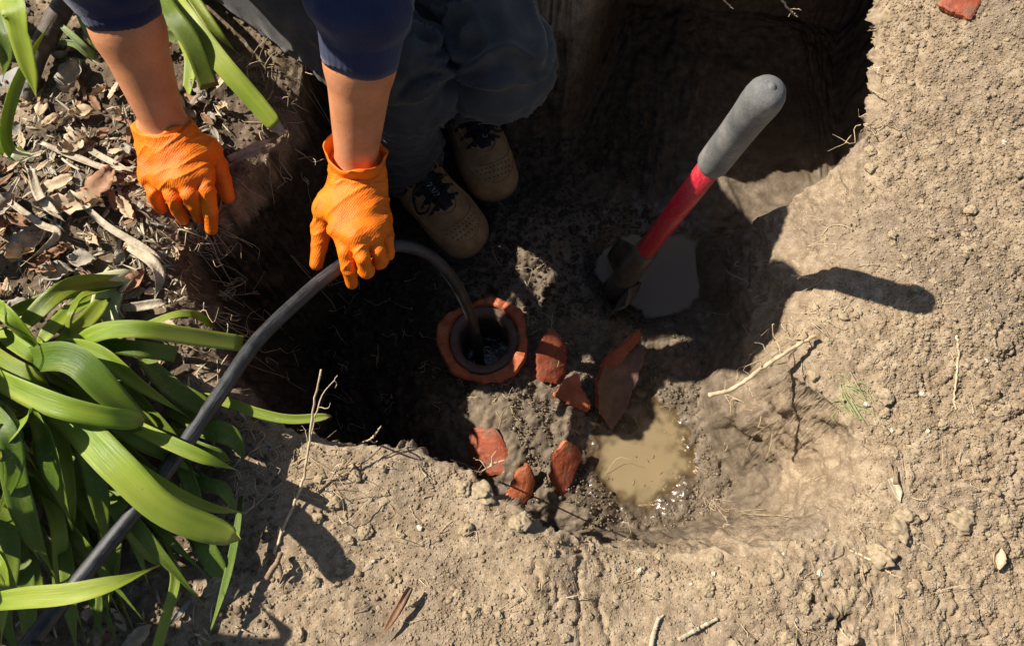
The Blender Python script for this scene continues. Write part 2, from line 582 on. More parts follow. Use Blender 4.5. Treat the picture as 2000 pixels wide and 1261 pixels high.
def terracotta_material(name="terracotta", dirt=0.5, gray=False):
    k = Mat(name)
    n = k.noise(40, 5, 0.65); d = k.noise(22, 6, 0.7)
    c = k.ramp(n, [(0.3, (.17, .040, .020)), (0.55, (.31, .074, .032)), (0.75, (.42, .13, .065))] if dirt > .4 else [(0.3, (.30, .075, .030)), (0.55, (.44, .120, .048)), (0.75, (.54, .20, .10))])
    if gray: c = k.ramp(n, [(0.3, (.085, .052, .040)), (0.55, (.16, .095, .070)), (0.75, (.24, .15, .11))])
    c = k.mix(k.rng(d, 0.68 - dirt * 0.28, 0.76 - dirt * 0.2, 0, 0.8), c, (.12, .092, .066))
    k.set("Base Color", c); k.set("Roughness", k.rng(d, .3, .7, .35, .8)); k.set("Specular IOR Level", 0.35)
    k.set("Normal", k.bump(k.noise(160, 5, 0.7), 0.6, 0.002, k.bump(n, 0.4, 0.004)))
    return k.m

def puddle_material(name, col, depthcol):
    k = Mat(name)
    n = k.noise(14, 4)
    k.set("Base Color", k.mix(n, col, depthcol))
    k.set("Roughness", 0.04); k.set("Specular IOR Level", 0.5); k.set("IOR", 1.33)
    k.set("Transmission Weight", 0.0)
    k.set("Normal", k.bump(k.noise(70, 2), 0.06, 0.002))
    tr = k.n("ShaderNodeBsdfTransparent"); tr.inputs[0].default_value = (.80, .72, .60, 1)
    mx = k.n("ShaderNodeMixShader"); k.l(k.rng(k.attr("turbid"), 0, 1, 0.95, 0.16), mx.inputs[0])
    k.l(k.bsdf.outputs[0], mx.inputs[1]); k.l(tr.outputs[0], mx.inputs[2]); k.l(mx.outputs[0], k.out.inputs[0])
    return k.m

M = {}
M['soil'] = soil_material()
M['crumb'] = simple("dry_soil_crumb", [(0.3, (.195, .142, .088)), (0.5, (.29, .216, .138)), (0.7, (.40, .315, .212))], 60, 0.95, 0.7, 0.002, 500, spec=0.1)
M['mudcrumb'] = simple("moist_soil_crumb", [(0.3, (.085, .063, .043)), (0.6, (.16, .122, .084)), (0.8, (.23, .18, .125))], 60, 0.85, 0.7, 0.002, 400, spec=0.2)
M['wetmud'] = simple("wet_mud_lump", [(0.3, (.085, .063, .04)), (0.6, (.14, .108, .07)), (0.8, (.20, .16, .108))], 60, 0.25, 0.5, 0.002, 250, spec=0.5)
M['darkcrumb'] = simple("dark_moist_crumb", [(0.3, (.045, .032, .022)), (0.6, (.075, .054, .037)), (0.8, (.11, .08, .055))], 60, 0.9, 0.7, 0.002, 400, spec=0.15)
M['clod'] = simple("dry_clod", [(0.3, (.21, .155, .092)), (0.5, (.315, .240, .150)), (0.7, (.42, .335, .22))], 2.2, 0.95, 0, 0, spec=0.1, detail=6)
M['pebble'] = simple("pale_pebble", [(0.3, (.42, .36, .26)), (0.7, (.62, .56, .44))], 90, 0.8, 0.4, 0.001, 300)
M['leaf'] = leaf_material("strap_leaf_green", (.20, .31, .020), (.44, .47, .070), (.31, .42, .032))
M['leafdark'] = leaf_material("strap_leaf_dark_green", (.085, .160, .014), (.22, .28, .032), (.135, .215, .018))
M['leafyellow'] = leaf_material("strap_leaf_yellow_green", (.18, .27, .022), (.42, .40, .055), (.29, .34, .030))
M['leafpale'] = leaf_material("strap_leaf_pale", (.30, .38, .13), (.50, .50, .26), (.38, .46, .18))
M['stem'] = simple("pale_leaf_base", [(0.3, (.42, .45, .22)), (0.7, (.62, .60, .40))], 30, 0.5, 0.3, 0.001, sss=0.1)
M['dryleaf'] = simple("dry_leaf_tan", [(0.3, (.30, .205, .115)), (0.55, (.50, .385, .25)), (0.75, (.62, .51, .36))], 45, 0.8, 0.5, 0.002, 160)
M['dryleafbrown'] = simple("dry_leaf_brown", [(0.3, (.15, .072, .035)), (0.55, (.30, .165, .09)), (0.75, (.42, .26, .15))], 45, 0.75, 0.5, 0.002, 160)
M['dryleafgrey'] = simple("dry_leaf_grey", [(0.3, (.20, .17, .13)), (0.6, (.36, .315, .25)), (0.8, (.50, .45, .37))], 45, 0.85, 0.5, 0.002, 160)
M['straw'] = simple("dry_strap_strip", [(0.3, (.28, .22, .145)), (0.55, (.46, .385, .27)), (0.75, (.60, .53, .40))], 25, 0.8, 0.6, 0.002, 90, src_scale=(3, 3, 3))
M['root'] = simple("pale_root", [(0.3, (.36, .26, .15)), (0.6, (.55, .43, .27)), (0.8, (.66, .55, .38))], 80, 0.8, 0.4, 0.001)
M['rootdark'] = simple("brown_root", [(0.3, (.14, .09, .05)), (0.6, (.26, .18, .11)), (0.8, (.38, .28, .18))], 80, 0.85, 0.4, 0.001)
M['glove'] = glove_material()
M['skin'] = skin_material()
M['navy'] = cloth_material("navy_sweatshirt", (.012, .016, .046), (.022, .029, .075), 700)
M['denim'] = cloth_material("charcoal_denim", (.040, .038, .036), (.070, .066, .062), 900, dust=(.13, .105, .08))
M['hose'] = hose_material()
M['clay'] = terracotta_material()
M['clayhub'] = terracotta_material("terracotta_hub", 0.32)
M['clayclean'] = terracotta_material("terracotta_fresh_break", 0.15)
M['claygray'] = terracotta_material("terracotta_stained", 0.5, True)
M['water'] = puddle_material("murky_brown_water", (.31, .235, .130), (.25, .185, .098))
M['graywater'] = puddle_material("murky_water_sky_tone", (.30, .225, .150), (.255, .188, .122))  # murky water, its colour lightened to stand for reflected sky
M['blackwater'] = simple("black_drain_water", [(0.3, (.004, .004, .004)), (0.7, (.010, .010, .010))], 30, 0.03, 0.5, 0.004, 60, spec=0.7)
M['boot'] = simple("tan_nubuck", [(0.3, (.28, .165, .075)), (0.55, (.42, .26, .12)), (0.75, (.50, .33, .17))], 35, 0.75, 0.4, 0.001, 500, spec=0.2)
M['sole'] = simple("dark_rubber_sole", [(0.3, (.02, .017, .014)), (0.7, (.06, .05, .04))], 35, 0.8, 0.4, 0.001, 300)
M['black'] = simple("black_webbing", [(0.3, (.010, .010, .011)), (0.7, (.028, .028, .030))], 60, 0.75, 0.5, 0.001, 700)
M['whiteprint'] = simple("white_print", [(0.3, (.50, .49, .46)), (0.7, (.68, .67, .63))], 60, 0.7, 0, 0)
M['red'] = Mat("red_fibreglass"); 
def red_material():
    k = Mat("red_fibreglass_shaft")
    fib = k.noise(1.0, 5, 0.75, k.mapv((90, 90, 220), (0.4, 0.3, 0.2)), 1.2)
    scr = k.noise(1.0, 3, 0.8, k.mapv((260, 200, 60)), 2.0)
    c = k.ramp(fib, [(0.3, (.30, .006, .014)), (0.55, (.46, .012, .024)), (0.75, (.56, .06, .07))])
    c = k.mix(k.rng(scr, 0.58, 0.72, 0, 0.6), c, (.62, .33, .32))
    c = k.mix(k.rng(k.noise(35, 5), 0.60, 0.75, 0, 0.4), c, (.26, .19, .13))
    k.set("Base Color", c); k.set("Roughness", 0.34); k.set("Specular IOR Level", 0.5)
    k.set("Normal", k.bump(fib, 0.25, 0.0008))
    return k.m
bpy.data.materials.remove(M['red'].m)
M['red'] = red_material()
def grip_material():
    k = Mat("dusty_grey_grip")
    d = k.noise(24, 6, 0.65); f = k.noise(500, 3)
    c = k.ramp(d, [(0.35, (.085, .085, .086)), (0.55, (.15, .145, .135)), (0.72, (.30, .27, .215))])
    c = k.mix(k.rng(f, 0.55, 0.7, 0, 0.35), c, (.30, .29, .27))
    k.set("Base Color", c); k.set("Roughness", 0.72); k.set("Specular IOR Level", 0.35)
    k.set("Normal", k.bump(f, 0.55, 0.0008, k.bump(d, 0.3, 0.002)))
    return k.m
M['grip'] = grip_material()
M['collar'] = simple("grey_collar", [(0.3, (.26, .25, .24)), (0.7, (.45, .43, .40))], 60, 0.5, 0.2, 0.001)
M['steel'] = simple("muddy_steel", [(0.3, (.05, .038, .026)), (0.5, (.10, .078, .055)), (0.75, (.17, .14, .11))], 40, 0.42, 0.5, 0.002, 140, spec=0.5)
M['blade'] = simple("dull_grey_blade", [(0.3, (.15, .14, .125)), (0.55, (.22, .205, .185)), (0.75, (.30, .28, .25))], 30, 0.6, 0.3, 0.001, 200, spec=0.4)
M['wood'] = simple("weathered_dark_wood", [(0.3, (.06, .042, .03)), (0.55, (.11, .082, .06)), (0.75, (.17, .135, .105))], 30, 0.6, 0.5, 0.001, 120, src_scale=(4, 4, 1))
M['hair'] = simple("black_hair", [(0.3, (.008, .007, .006)), (0.7, (.02, .017, .014))], 120, 0.6, 0.6, 0.002)
M['eye'] = simple("eye", [(0.3, (.03, .02, .015)), (0.7, (.05, .03, .02))], 120, 0.2, 0, 0)
M['bark'] = simple("shrub_bark", [(0.3, (.06, .045, .03)), (0.7, (.16, .12, .085))], 60, 0.9, 0.7, 0.003)
M['bushleaf'] = simple("shrub_leaf", [(0.3, (.04, .085, .018)), (0.7, (.09, .15, .03))], 30, 0.5, 0.2, 0.001)
# ------------------------------------------------------------------ ground: one sheet with the pit dug into it
# rim of the pit, as sight lines at ground level, with the width of the wall below it and its undercut
RIM = [  # px, py, wall width, undercut
 (1722, -40, .05, .20), (1726, 110, .05, .10), (1718, 215, .08, .03), (1712, 285, .16, 0), (1700, 370, .17, 0), (1660, 470, .12, 0),
 (1604, 545, .06, 0), (1572, 632, .05, 0), (1572, 700, .05, 0), (1625, 765, .06, 0), (1690, 830, .07, 0), (1700, 910, .07, 0), (1630, 1010, .065, 0),
 (1500, 1070, .055, 0), (1385, 1085, .05, 0), (1265, 1066, .045, .0), (1130, 1046, .04, .02), (1040, 1012, .04, .03), (975, 965, .04, .03), (935, 925, .04, .03), (880, 900, .05, .03),
 (800, 862, .05, .03), (700, 866, .05, .03), (600, 846, .05, .02), (520, 812, .05, .0), (462, 768, .05, 0), (428, 700, .05, 0),
 (398, 620, .05, 0), (362, 560, .06, 0), (352, 500, .06, 0), (400, 455, .05, 0), (455, 400, .05, 0), (500, 335, .05, 0), (555, 265, .05, 0),
 (585, 190, .05, 0), (590, 110, .05, 0), (610, 20, .05, 0), (690, -60, .06, 0), (850, -75, .06, 0), (1000, -70, .06, 0), (1120, -50, .06, 0),
 (1235, -85, .05, .10), (1330, -85, .04, .22), (1450, -80, .04, .28), (1560, -72, .04, .28), (1660, -64, .04, .24)]
rp = np.array([W(a, b, 0)[:2] for a, b, _, _ in RIM])
ra = np.array([(c, d) for _, _, c, d in RIM])
cl = np.vstack([rp, rp[:1]]); ca = np.vstack([ra, ra[:1]])
RP = catmull(np.hstack([cl, ca]), len(RIM) * 5 + 1)
RPOLY, RATT = RP[:, :2], RP[:, 2:]

def rim_distance(x, y):
    """distance inside the rim (+ inside), wall width and undercut of the nearest rim point"""
    n = x.size
    best = np.full(n, 1e9); ww = np.zeros(n); uu = np.zeros(n); inside = np.zeros(n, bool)
    xf = x.ravel(); yf = y.ravel()
    for i in range(len(RPOLY) - 1):
        ax, ay = RPOLY[i]; bx, by = RPOLY[i + 1]
        dx, dy = bx - ax, by - ay
        t = np.clip(((xf - ax) * dx + (yf - ay) * dy) / (dx * dx + dy * dy + 1e-12), 0, 1)
        d = (xf - ax - t * dx) ** 2 + (yf - ay - t * dy) ** 2
        m = d < best
        best = np.where(m, d, best)
        ww = np.where(m, RATT[i, 0] + t * (RATT[i + 1, 0] - RATT[i, 0]), ww)
        uu = np.where(m, RATT[i, 1] + t * (RATT[i + 1, 1] - RATT[i, 1]), uu)
        cr = ((ay > yf) != (by > yf)) & (xf < (bx - ax) * (yf - ay) / ((by - ay) if by != ay else 1e-12) + ax)
        inside ^= cr
    d = np.sqrt(best); d = np.where(inside, d, -d)
    return d.reshape(x.shape), ww.reshape(x.shape), uu.reshape(x.shape)

def axis(lo, hi, h, far, grow=1.16):
    a = list(np.arange(lo, hi + h * .5, h)); s = h; x = lo; L = []
    while x > -far:
        s *= grow; x -= s; L.append(x)
    s = h; x = hi; Rr = []
    while x < far:
        s *= grow; x += s; Rr.append(x)
    return np.array(L[::-1] + a + Rr)

def refine(a, bands):
    """more columns where the walls are steep"""
    out_ = []
    for u, v in zip(a[:-1], a[1:]):
        k = 1
        for lo, hi, m in bands:
            if lo < (u + v) / 2 < hi: k = m
        out_ += [u + (v - u) * t / k for t in range(k)]
    return np.array(out_ + [a[-1]])
GX = refine(axis(-0.80, 0.82, 0.0023, 60.0), [(.37, .50, 3), (-.44, -.34, 2)]); GY = refine(axis(-0.43, 0.62, 0.0023, 60.0), [(-.295, -.215, 3)])
X, Y = np.meshgrid(GX, GY, indexing='xy')
near = smooth(1.6, 1.0, np.maximum(np.abs(X), np.abs(Y - 0.1)))
S0, WW, UU = rim_distance(X, Y)
jag = 0.007 * fbm(X * 22, Y * 22, 3, 4) + 0.0035 * perlin(X * 110, Y * 110, 9)
S = S0 + jag * smooth(0.15, 0.0, np.abs(S0)) * (1 - smooth(0.06, 0.18, X) * smooth(0.36, 0.28, Y))

def gauss(cx, cy, z, sig, amp, sy=None):
    c = W(cx, cy, z)
    return amp * np.exp(-(((X - c[0]) / sig) ** 2 + ((Y - c[1]) / (sy or sig)) ** 2))

# --- open ground around the pit
bankL = smooth(-0.15, -0.45, X + 0.25 * (Y - 0.1))            # litter covered left bank
lump = smooth(0.42, 0.60, X) * smooth(0.16, -0.12, Y)          # cloddy right edge
lump = np.maximum(lump, smooth(0.46, 0.62, X) * 0.5)
bl = smooth(0.62, 0.75, smooth(0.30, 0.45, np.hypot(X - 0.36, Y + 0.36)) * -1 + 1)
lump = np.maximum(lump, smooth(0.16, 0.05, np.hypot(X - 0.33, Y + 0.40)))
top = 0.010 * (near * fbm(X * 3.1, Y * 3.1, 1, 3) + (1 - near) * perlin(X * .4, Y * .4, 1)) + near * 0.004 * fbm(X * 16, Y * 16, 5, 3) * (1 - 0.4 * smooth(0.1, 0, -S0))
top += 0.028 * smooth(-0.15, -0.5, X) * smooth(-0.1, 0.2, Y)
top -= 0.030 * smooth(-0.22, 0.0, S0) * smooth(0.15, 0.35, X) * smooth(-0.30, -0.1, Y)      # right side slopes in
top -= 0.045 * smooth(-0.14, 0.0, S0) * smooth(0.02, 0.16, X) * smooth(0.35, 0.05, X) * smooth(-0.15, -0.28, Y)   # spout at the bottom
top += 0.03 * smooth(0.45, 0.8, X) * smooth(0.1, 0.4, Y)
ru = (X * .42 + Y * .91); rv = (X * .91 - Y * .42)
top += 0.011 * (1 - np.abs(perlin(ru * 9 + .5 * perlin(X * 5, Y * 5, 201), rv * 2.2, 202))) ** 2 * smooth(.36, .5, X) * smooth(-.12, .1, Y) * near
# crumbly relief
f1, f2, idv = worley(X * 95, Y * 95, 11)
g1, g2, idg = worley(X * 42 + 3 * 0.02 * perlin(X * 40, Y * 40, 4), Y * 42, 21)
amp = 0.44 + 0.36 * smooth(-0.2, 0.4, fbm(X * 7, Y * 7, 33, 2)) + 0.8 * lump
crumb = 0.0034 * (0.6 - f1) * (0.2 + idv) + 0.0022 * (perlin(X * 60, Y * 60, 41)) + 0.0018 * perlin(X * 150, Y * 150, 42)
cl_ = smooth(0.55, 0.0, g1) * (idg > 0.35) * idg
top += near * amp * (crumb + 0.0035 * cl_ * (0.35 + lump * 1.6))
h1, h2, idh = worley(X * 24 + 0.5 * perlin(X * 30, Y * 30, 6), Y * 24 + 0.5 * perlin(X * 30, Y * 30, 8), 51)
crack = smooth(0.09, 0.0, h2 - h1)
top += near * lump * (0.007 * (idh - 0.4) - 0.011 * crack * smooth(-0.1, 0.25, perlin(X * 9, Y * 9, 77)))

# --- drawn-in cracks of the dry ground
CRACKS = [[(1575, 715), (1555, 745), (1540, 775), (1520, 800), (1505, 830), (1495, 855)],
          [(1130, 1110), (1128, 1150), (1135, 1185), (1132, 1215), (1134, 1261)],
          [(1172, 1160), (1175, 1200), (1190, 1235), (1198, 1270)],
          [(1150, 1055), (1175, 1085), (1190, 1110)], [(1118, 1060), (1140, 1085), (1130, 1120)],
          [(1040, 1095), (1048, 1130), (1075, 1165), (1080, 1190), (1088, 1150)],
          [(1450, 1215), (1480, 1245), (1490, 1275)], [(1850, 850), (1890, 838), (1950, 845), (2000, 870)],
          [(1700, 1130), (1680, 1120), (1690, 1150)], [(1865, 1150), (1870, 1190), (1850, 1215)],
          [(1880, 690), (1905, 720), (1900, 725)], [(1930, 560), (1965, 650), (1990, 690)]]
cd = np.full(X.shape, 1.0)
for ln in CRACKS:
    P = catmull([W(a, b, 0)[:2] for a, b in ln], 26)
    P = P + 0.0022 * np.random.RandomState(len(ln) * 7 + int(ln[0][0])).randn(*P.shape)
    m = (X > P[:, 0].min() - .02) & (X < P[:, 0].max() + .02) & (Y > P[:, 1].min() - .02) & (Y < P[:, 1].max() + .02)
    xs = X[m]; ys = Y[m]; b = cd[m]
    for i in range(len(P) - 1):
        d = P[i + 1] - P[i]
        t = np.clip(((xs - P[i, 0]) * d[0] + (ys - P[i, 1]) * d[1]) / (d.dot(d) + 1e-12), 0, 1)
        b = np.minimum(b, np.hypot(xs - P[i, 0] - t * d[0], ys - P[i, 1] - t * d[1]))
    cd[m] = b
top -= 0.0045 * smooth(0.0032, 0.0006, cd) * smooth(0.01, -0.01, S0)

# --- floor of the pit
floor = -0.420 + 0.010 * fbm(X * 6, Y * 6, 61, 3)
floor += gauss(930, 620, -.37, .10, .030) + gauss(960, 785, -.37, .045, .028) + gauss(1130, 990, -.37, .040, .024)
floor += gauss(1000, 500, -.40, .12, .02) + gauss(820, 760, -.38, .12, .04) + gauss(1140, 640, -.40, .06, .035)
floor -= gauss(1300, 525, -.41, .110, .022) + gauss(1290, 545, -.41, .085, .075) + gauss(1200, 520, -.41, .06, .045) + gauss(1390, 455, -.40, .07, .022)
floor -= gauss(1240, 880, -.37, .105, .026, .085)
floor += 0.056 * smooth(-0.10, 0.03, X) * smooth(.45, .3, Y)
floor += 0.09 * smooth(0.35, 0.62, Y) * smooth(0.55, 0.3, X)
lobes, l2, lid = worley(X * 46 + 0.6 * perlin(X * 25, Y * 25, 14), Y * 46 + 0.6 * perlin(X * 25, Y * 25, 15), 71)
lob2, l22, lid2 = worley(X * 105, Y * 105, 72)
mudl = 0.0080 * (0.55 - lobes) * (0.35 + lid) + 0.0038 * (0.5 - lob2) + 0.003 * perlin(X * 60, Y * 60, 16) + 0.008 * fbm(X * 16, Y * 16, 17, 2)
calm = gauss(1290, 545, -.41, .09, .85) + gauss(1230, 880, -.37, .07, .55)
floor += near * mudl * (1.15 - np.clip(calm, 0, 1))

pcx = W(944, 660, -.335)
pipe_r = np.hypot(X - pcx[0] - .003, Y - pcx[1] - .010)
floor -= 0.22 * smooth(.066, .061, pipe_r)          # the soil stops at the buried pipe
tt = np.clip(S / np.maximum(WW, 0.02), 0, 1)
steep = smooth(0.10, 0.05, WW)
prof = steep * (1 - (1 - tt) ** 1.6) + (1 - steep) * (0.35 * tt + 0.65 * tt * tt * (3 - 2 * tt))
H = np.where(S > 0, top * (1 - prof) + floor * prof, top)
H -= 0.012 * smooth(-0.028, 0.0, S) * (S <= 0) + 0.012 * (S > 0) * (1 - prof)
wall = (S > 0) * np.clip(1 - np.abs(prof - 0.5) * 1.6, 0, 1)
H += near * wall * (0.012 * fbm(X * 30, Y * 30, 91, 3)) * (1 - smooth(0.10, 0.22, X))

# --- undercut walls: push the buried part of the wall outwards below the lip
gy, gx = np.gradient(S0, GY, GX)
gl = np.hypot(gx, gy) + 1e-9
depth = np.clip(-H, 0, 1)
cave = 0.26 * smooth(0.34, 0.50, Y) * smooth(0.10, 0.22, X)
caver = 0.15 * smooth(0.24, 0.33, Y) * smooth(0.36, 0.43, X)
push = np.where(Y > 0.2, cave, UU) * smooth(0.03, 0.16, depth) * np.where(Y > 0.2, 1.0, smooth(WW + 0.20, WW + 0.02, S)) * (S > 0)
far_side = smooth(0.15, 0.3, Y)
XX = X + caver * smooth(0.03, 0.14, depth) * (S > 0) + push * (0.10 * far_side - 0.45 * (1 - far_side)); YY = Y + push * (0.97 * far_side - 0.9 * (1 - far_side))

# --- what the soil is like
dryslope = smooth(0.22, 0.40, X) * smooth(0.30, 0.05, depth)
wet = smooth(0.16, 0.30, depth) * 0.72
wet += 0.05 * fbm(X * 12, Y * 12, 95, 2) * (depth > .1)
def near_px(px, py, z, r0, r1):
    c = W(px, py, z); return smooth(r1, r0, np.hypot(X - c[0], (Y - c[1])))
wet = np.maximum(wet, smooth(.2, .3, depth) * np.maximum.reduce([near_px(1235, 890, -.37, .095, .18) * 1.08, near_px(1290, 520, -.41, .13, .24), near_px(1445, 330, -.35, .03, .09) * 1.0, near_px(1020, 930, -.39, .03, .09) * .95]))
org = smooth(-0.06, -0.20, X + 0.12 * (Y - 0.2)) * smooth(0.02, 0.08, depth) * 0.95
org = np.maximum(org, smooth(0.30, 0.42, Y) * smooth(0.05, 0.14, depth) * smooth(0.42, 0.25, X) * 0.55)  # dark soil of the upper wall, colour also deepens the shade there
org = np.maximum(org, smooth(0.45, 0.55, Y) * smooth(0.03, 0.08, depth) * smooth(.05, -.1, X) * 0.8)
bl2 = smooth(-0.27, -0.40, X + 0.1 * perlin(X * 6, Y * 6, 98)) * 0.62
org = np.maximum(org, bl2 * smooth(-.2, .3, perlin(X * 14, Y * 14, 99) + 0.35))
tone = np.clip(smooth(-0.1, 0.55, fbm(X * 5.3, Y * 5.3, 101, 4)) * 0.6 + 0.5 * smooth(0.5, 0.7, X) * smooth(-.3, .3, perlin(X * 11, Y * 11, 55)), 0, 1)

# --- crumbly walls: real relief, pushed in and out of the face
wm = (S > -0.004) * smooth(1.0, 0.8, prof) * smooth(0.005, 0.03, depth) * near
sel = wm > 0.01
pw = np.stack([XX[sel], YY[sel], H[sel]], 1)
dsp = 0.013 * vnoise3(pw * 24, 1) + 0.007 * vnoise3(pw * 60, 2) + 0.0045 * np.abs(vnoise3(pw * 130, 3)) + 0.002 * vnoise3(pw * 300, 6)
dsp *= wm[sel] * (0.9 + 0.1 * smooth(.30, .12, XX[sel] * smooth(.15, .0, YY[sel])))
XX[sel] -= (gx / gl)[sel] * dsp; YY[sel] -= (gy / gl)[sel] * dsp
H[sel] += wm[sel] * 0.004 * vnoise3(pw * 90, 4)

ny, nx = X.shape
V = np.stack([XX, YY, H], -1).reshape(-1, 3)
i0 = (np.arange(ny - 1)[:, None] * nx + np.arange(nx - 1)[None, :]).ravel()
F = np.stack([i0, i0 + 1, i0 + nx + 1, i0 + nx], 1)
me = new_mesh("ground", V, F, M['soil'])
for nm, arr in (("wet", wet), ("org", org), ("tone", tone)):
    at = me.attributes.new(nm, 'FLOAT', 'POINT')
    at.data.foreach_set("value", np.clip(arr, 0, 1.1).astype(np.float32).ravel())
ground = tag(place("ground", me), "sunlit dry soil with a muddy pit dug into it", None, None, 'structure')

def gh(x, y):
    """ground height at a point"""
    i = np.clip(np.searchsorted(GX, x) - 1, 0, nx - 2); j = np.clip(np.searchsorted(GY, y) - 1, 0, ny - 2)
    fx = (x - GX[i]) / (GX[i + 1] - GX[i]); fy = (y - GY[j]) / (GY[j + 1] - GY[j])
    return (H[j, i] * (1 - fx) + H[j, i + 1] * fx) * (1 - fy) + (H[j + 1, i] * (1 - fx) + H[j + 1, i + 1] * fx) * fy

def on_ground(px, py, lift=0.0):
    """where the sight line through a pixel first meets the ground sheet"""
    r = ray(px, py)
    t0 = (0.12 - CAM[2]) / r[2]; t1 = (-0.52 - CAM[2]) / r[2]
    ts = np.linspace(t0, t1, 700)
    P = CAM[None] + ts[:, None] * r[None]
    d = P[:, 2] - gh(P[:, 0], P[:, 1])
    k = np.argmax(d < 0)
    p = P[k].copy(); p[2] = gh(p[0], p[1]) + lift
    return p

# --- standing water: level sheets, the mud decides where they show
def sheet(name, cpx, cpy, z, rx, ry, mat, label, soft):
    c = W(cpx, cpy, z); n = 90
    u, v = np.meshgrid(np.linspace(-1, 1, n), np.linspace(-1, 1, n), indexing='xy')
    xs = c[0] + rx * u; ys = c[1] + ry * v
    dep = z - gh(xs.ravel(), ys.ravel())
    Vv = np.column_stack([xs.ravel(), ys.ravel(), np.full(n * n, z)])
    i0 = (np.arange(n - 1)[:, None] * n + np.arange(n - 1)[None, :]).ravel()
    Ff = np.stack([i0, i0 + 1, i0 + n + 1, i0 + n], 1)
    Ff = Ff[(dep[Ff] > -.012).any(1)]
    used = np.unique(Ff); mp = np.full(n * n, -1); mp[used] = np.arange(len(used))
    me = new_mesh(name, Vv[used], mp[Ff], mat)
    at = me.attributes.new("turbid", 'FLOAT', 'POINT')
    at.data.foreach_set("value", smooth(-.001, soft, dep[used]).astype(np.float32))
    return tag(place(name, me), label, None, None, 'structure')
sheet("muddy_puddle", 1245, 880, -0.3745, .125, .11, M['water'], "shallow brown puddle on the sunlit pit floor", .012)
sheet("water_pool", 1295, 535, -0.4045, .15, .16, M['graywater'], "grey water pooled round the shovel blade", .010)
# ------------------------------------------------------------------ the seated person
HIP_R = np.array([-.47, .585, .090]); HIP_L = np.array([-.215, .755, .090])
KNEE_R = W(788, 146, .030); KNEE_L = W(984, 122, .030)
R_DIR = nrm(np.array([.66, -.75, 0])); L_DIR = nrm(np.array([.40, -.92, 0]))
TIP_R = W(940, 508, -.405); TIP_L = W(986, 408, -.405)
FLOOR_R = -.410; FLOOR_L = -.405
ANK_R = TIP_R - R_DIR * .218; ANK_R[2] = FLOOR_R + .10
ANK_L = TIP_L - L_DIR * .218; ANK_L[2] = FLOOR_L + .10
SH_R = np.array([-.590, .465, .480]); SH_L = np.array([-.268, .470, .480])
WR_R = W(324, 250, .098); EL_R = W(206, -60, .260)
WR_L = W(695, 322, .070); EL_L = W(708, -4, .275)
PEL = (HIP_R + HIP_L) / 2 + np.array([0, .02, .02])
CHEST = np.array([-.425, .520, .395]); NECK = np.array([-.432, .445, .520]); HEAD = np.array([-.425, .385, .612])

person = thing("person", "person in navy sweatshirt, dark jeans and orange gloves sitting on the pit edge", "person", (PEL[0], PEL[1], 0.0))

# hands: joints from wrist to finger tips (thumb, index, middle, ring, little)
HAND_R = dict(wrist=WR_R, fingers=[
    [W(404, 294, .070), W(425, 322, .056), W(436, 352, .046), W(445, 384, .036)],
    [W(396, 342, .078), W(405, 372, .074), W(411, 412, .052), W(413, 447, .028)],
    [W(361, 350, .084), W(371, 380, .079), W(383, 408, .052), W(390, 425, .030)],
    [W(327, 350, .080), W(337, 382, .074), W(349, 412, .046), W(358, 428, .024)],
    [W(293, 346, .070), W(300, 374, .064), W(309, 398, .042), W(319, 414, .022)]])
HAND_L = dict(wrist=WR_L, fingers=[
    [W(636, 408, .045), W(627, 442, .030), W(624, 480, .014), W(618, 515, .002)],
    [W(664, 448, .058), W(675, 490, .050), W(682, 525, .026), W(687, 553, .000)],
    [W(697, 462, .062), W(708, 502, .055), W(715, 528, .032), W(710, 530, -.006)],
    [W(727, 454, .056), W(739, 490, .048), W(743, 512, .026), W(734, 512, -.008)],
    [W(747, 430, .044), W(755, 466, .036), W(757, 496, .016), W(748, 497, -.010)]])
FR = [(.0135, .0112, .0104, .0090), (.0108, .0098, .0092, .0082), (.0108, .0096, .0091, .0082), (.0104, .0093, .0088, .0080), (.0096, .0088, .0082, .0074)]

def hand_into(fd, hand, grow, kf=0.004, fingers=True):
    w = hand['wrist']
    for i, ch in enumerate(hand['fingers']):
        r = FR[i]
        if i == 0:
            base = w + (ch[0] - w) * .25
            fd.cone(base, ch[0], .018 + grow, r[0] + grow, .016)
        else:
            side = w + (ch[0] - hand['fingers'][2][0]) * .55
            fd.cone(side, ch[0], .0165 + grow, r[0] * 1.12 + grow, .018)
    f = hand['fingers']
    for i in range(1, 4):
        fd.cone(f[i][0], f[i + 1][0], FR[i][0] + grow, FR[i + 1][0] + grow, .012)
    fd.cone(f[0][0], w * .35 + f[1][0] * .65, .0125 + grow, .0125 + grow, .018)
    if fingers:
        for i, ch in enumerate(f):
            for a in range(3):
                fd.cone(ch[a], ch[a + 1], FR[i][a] + grow, FR[i][a + 1] + grow, kf if a else .0022)

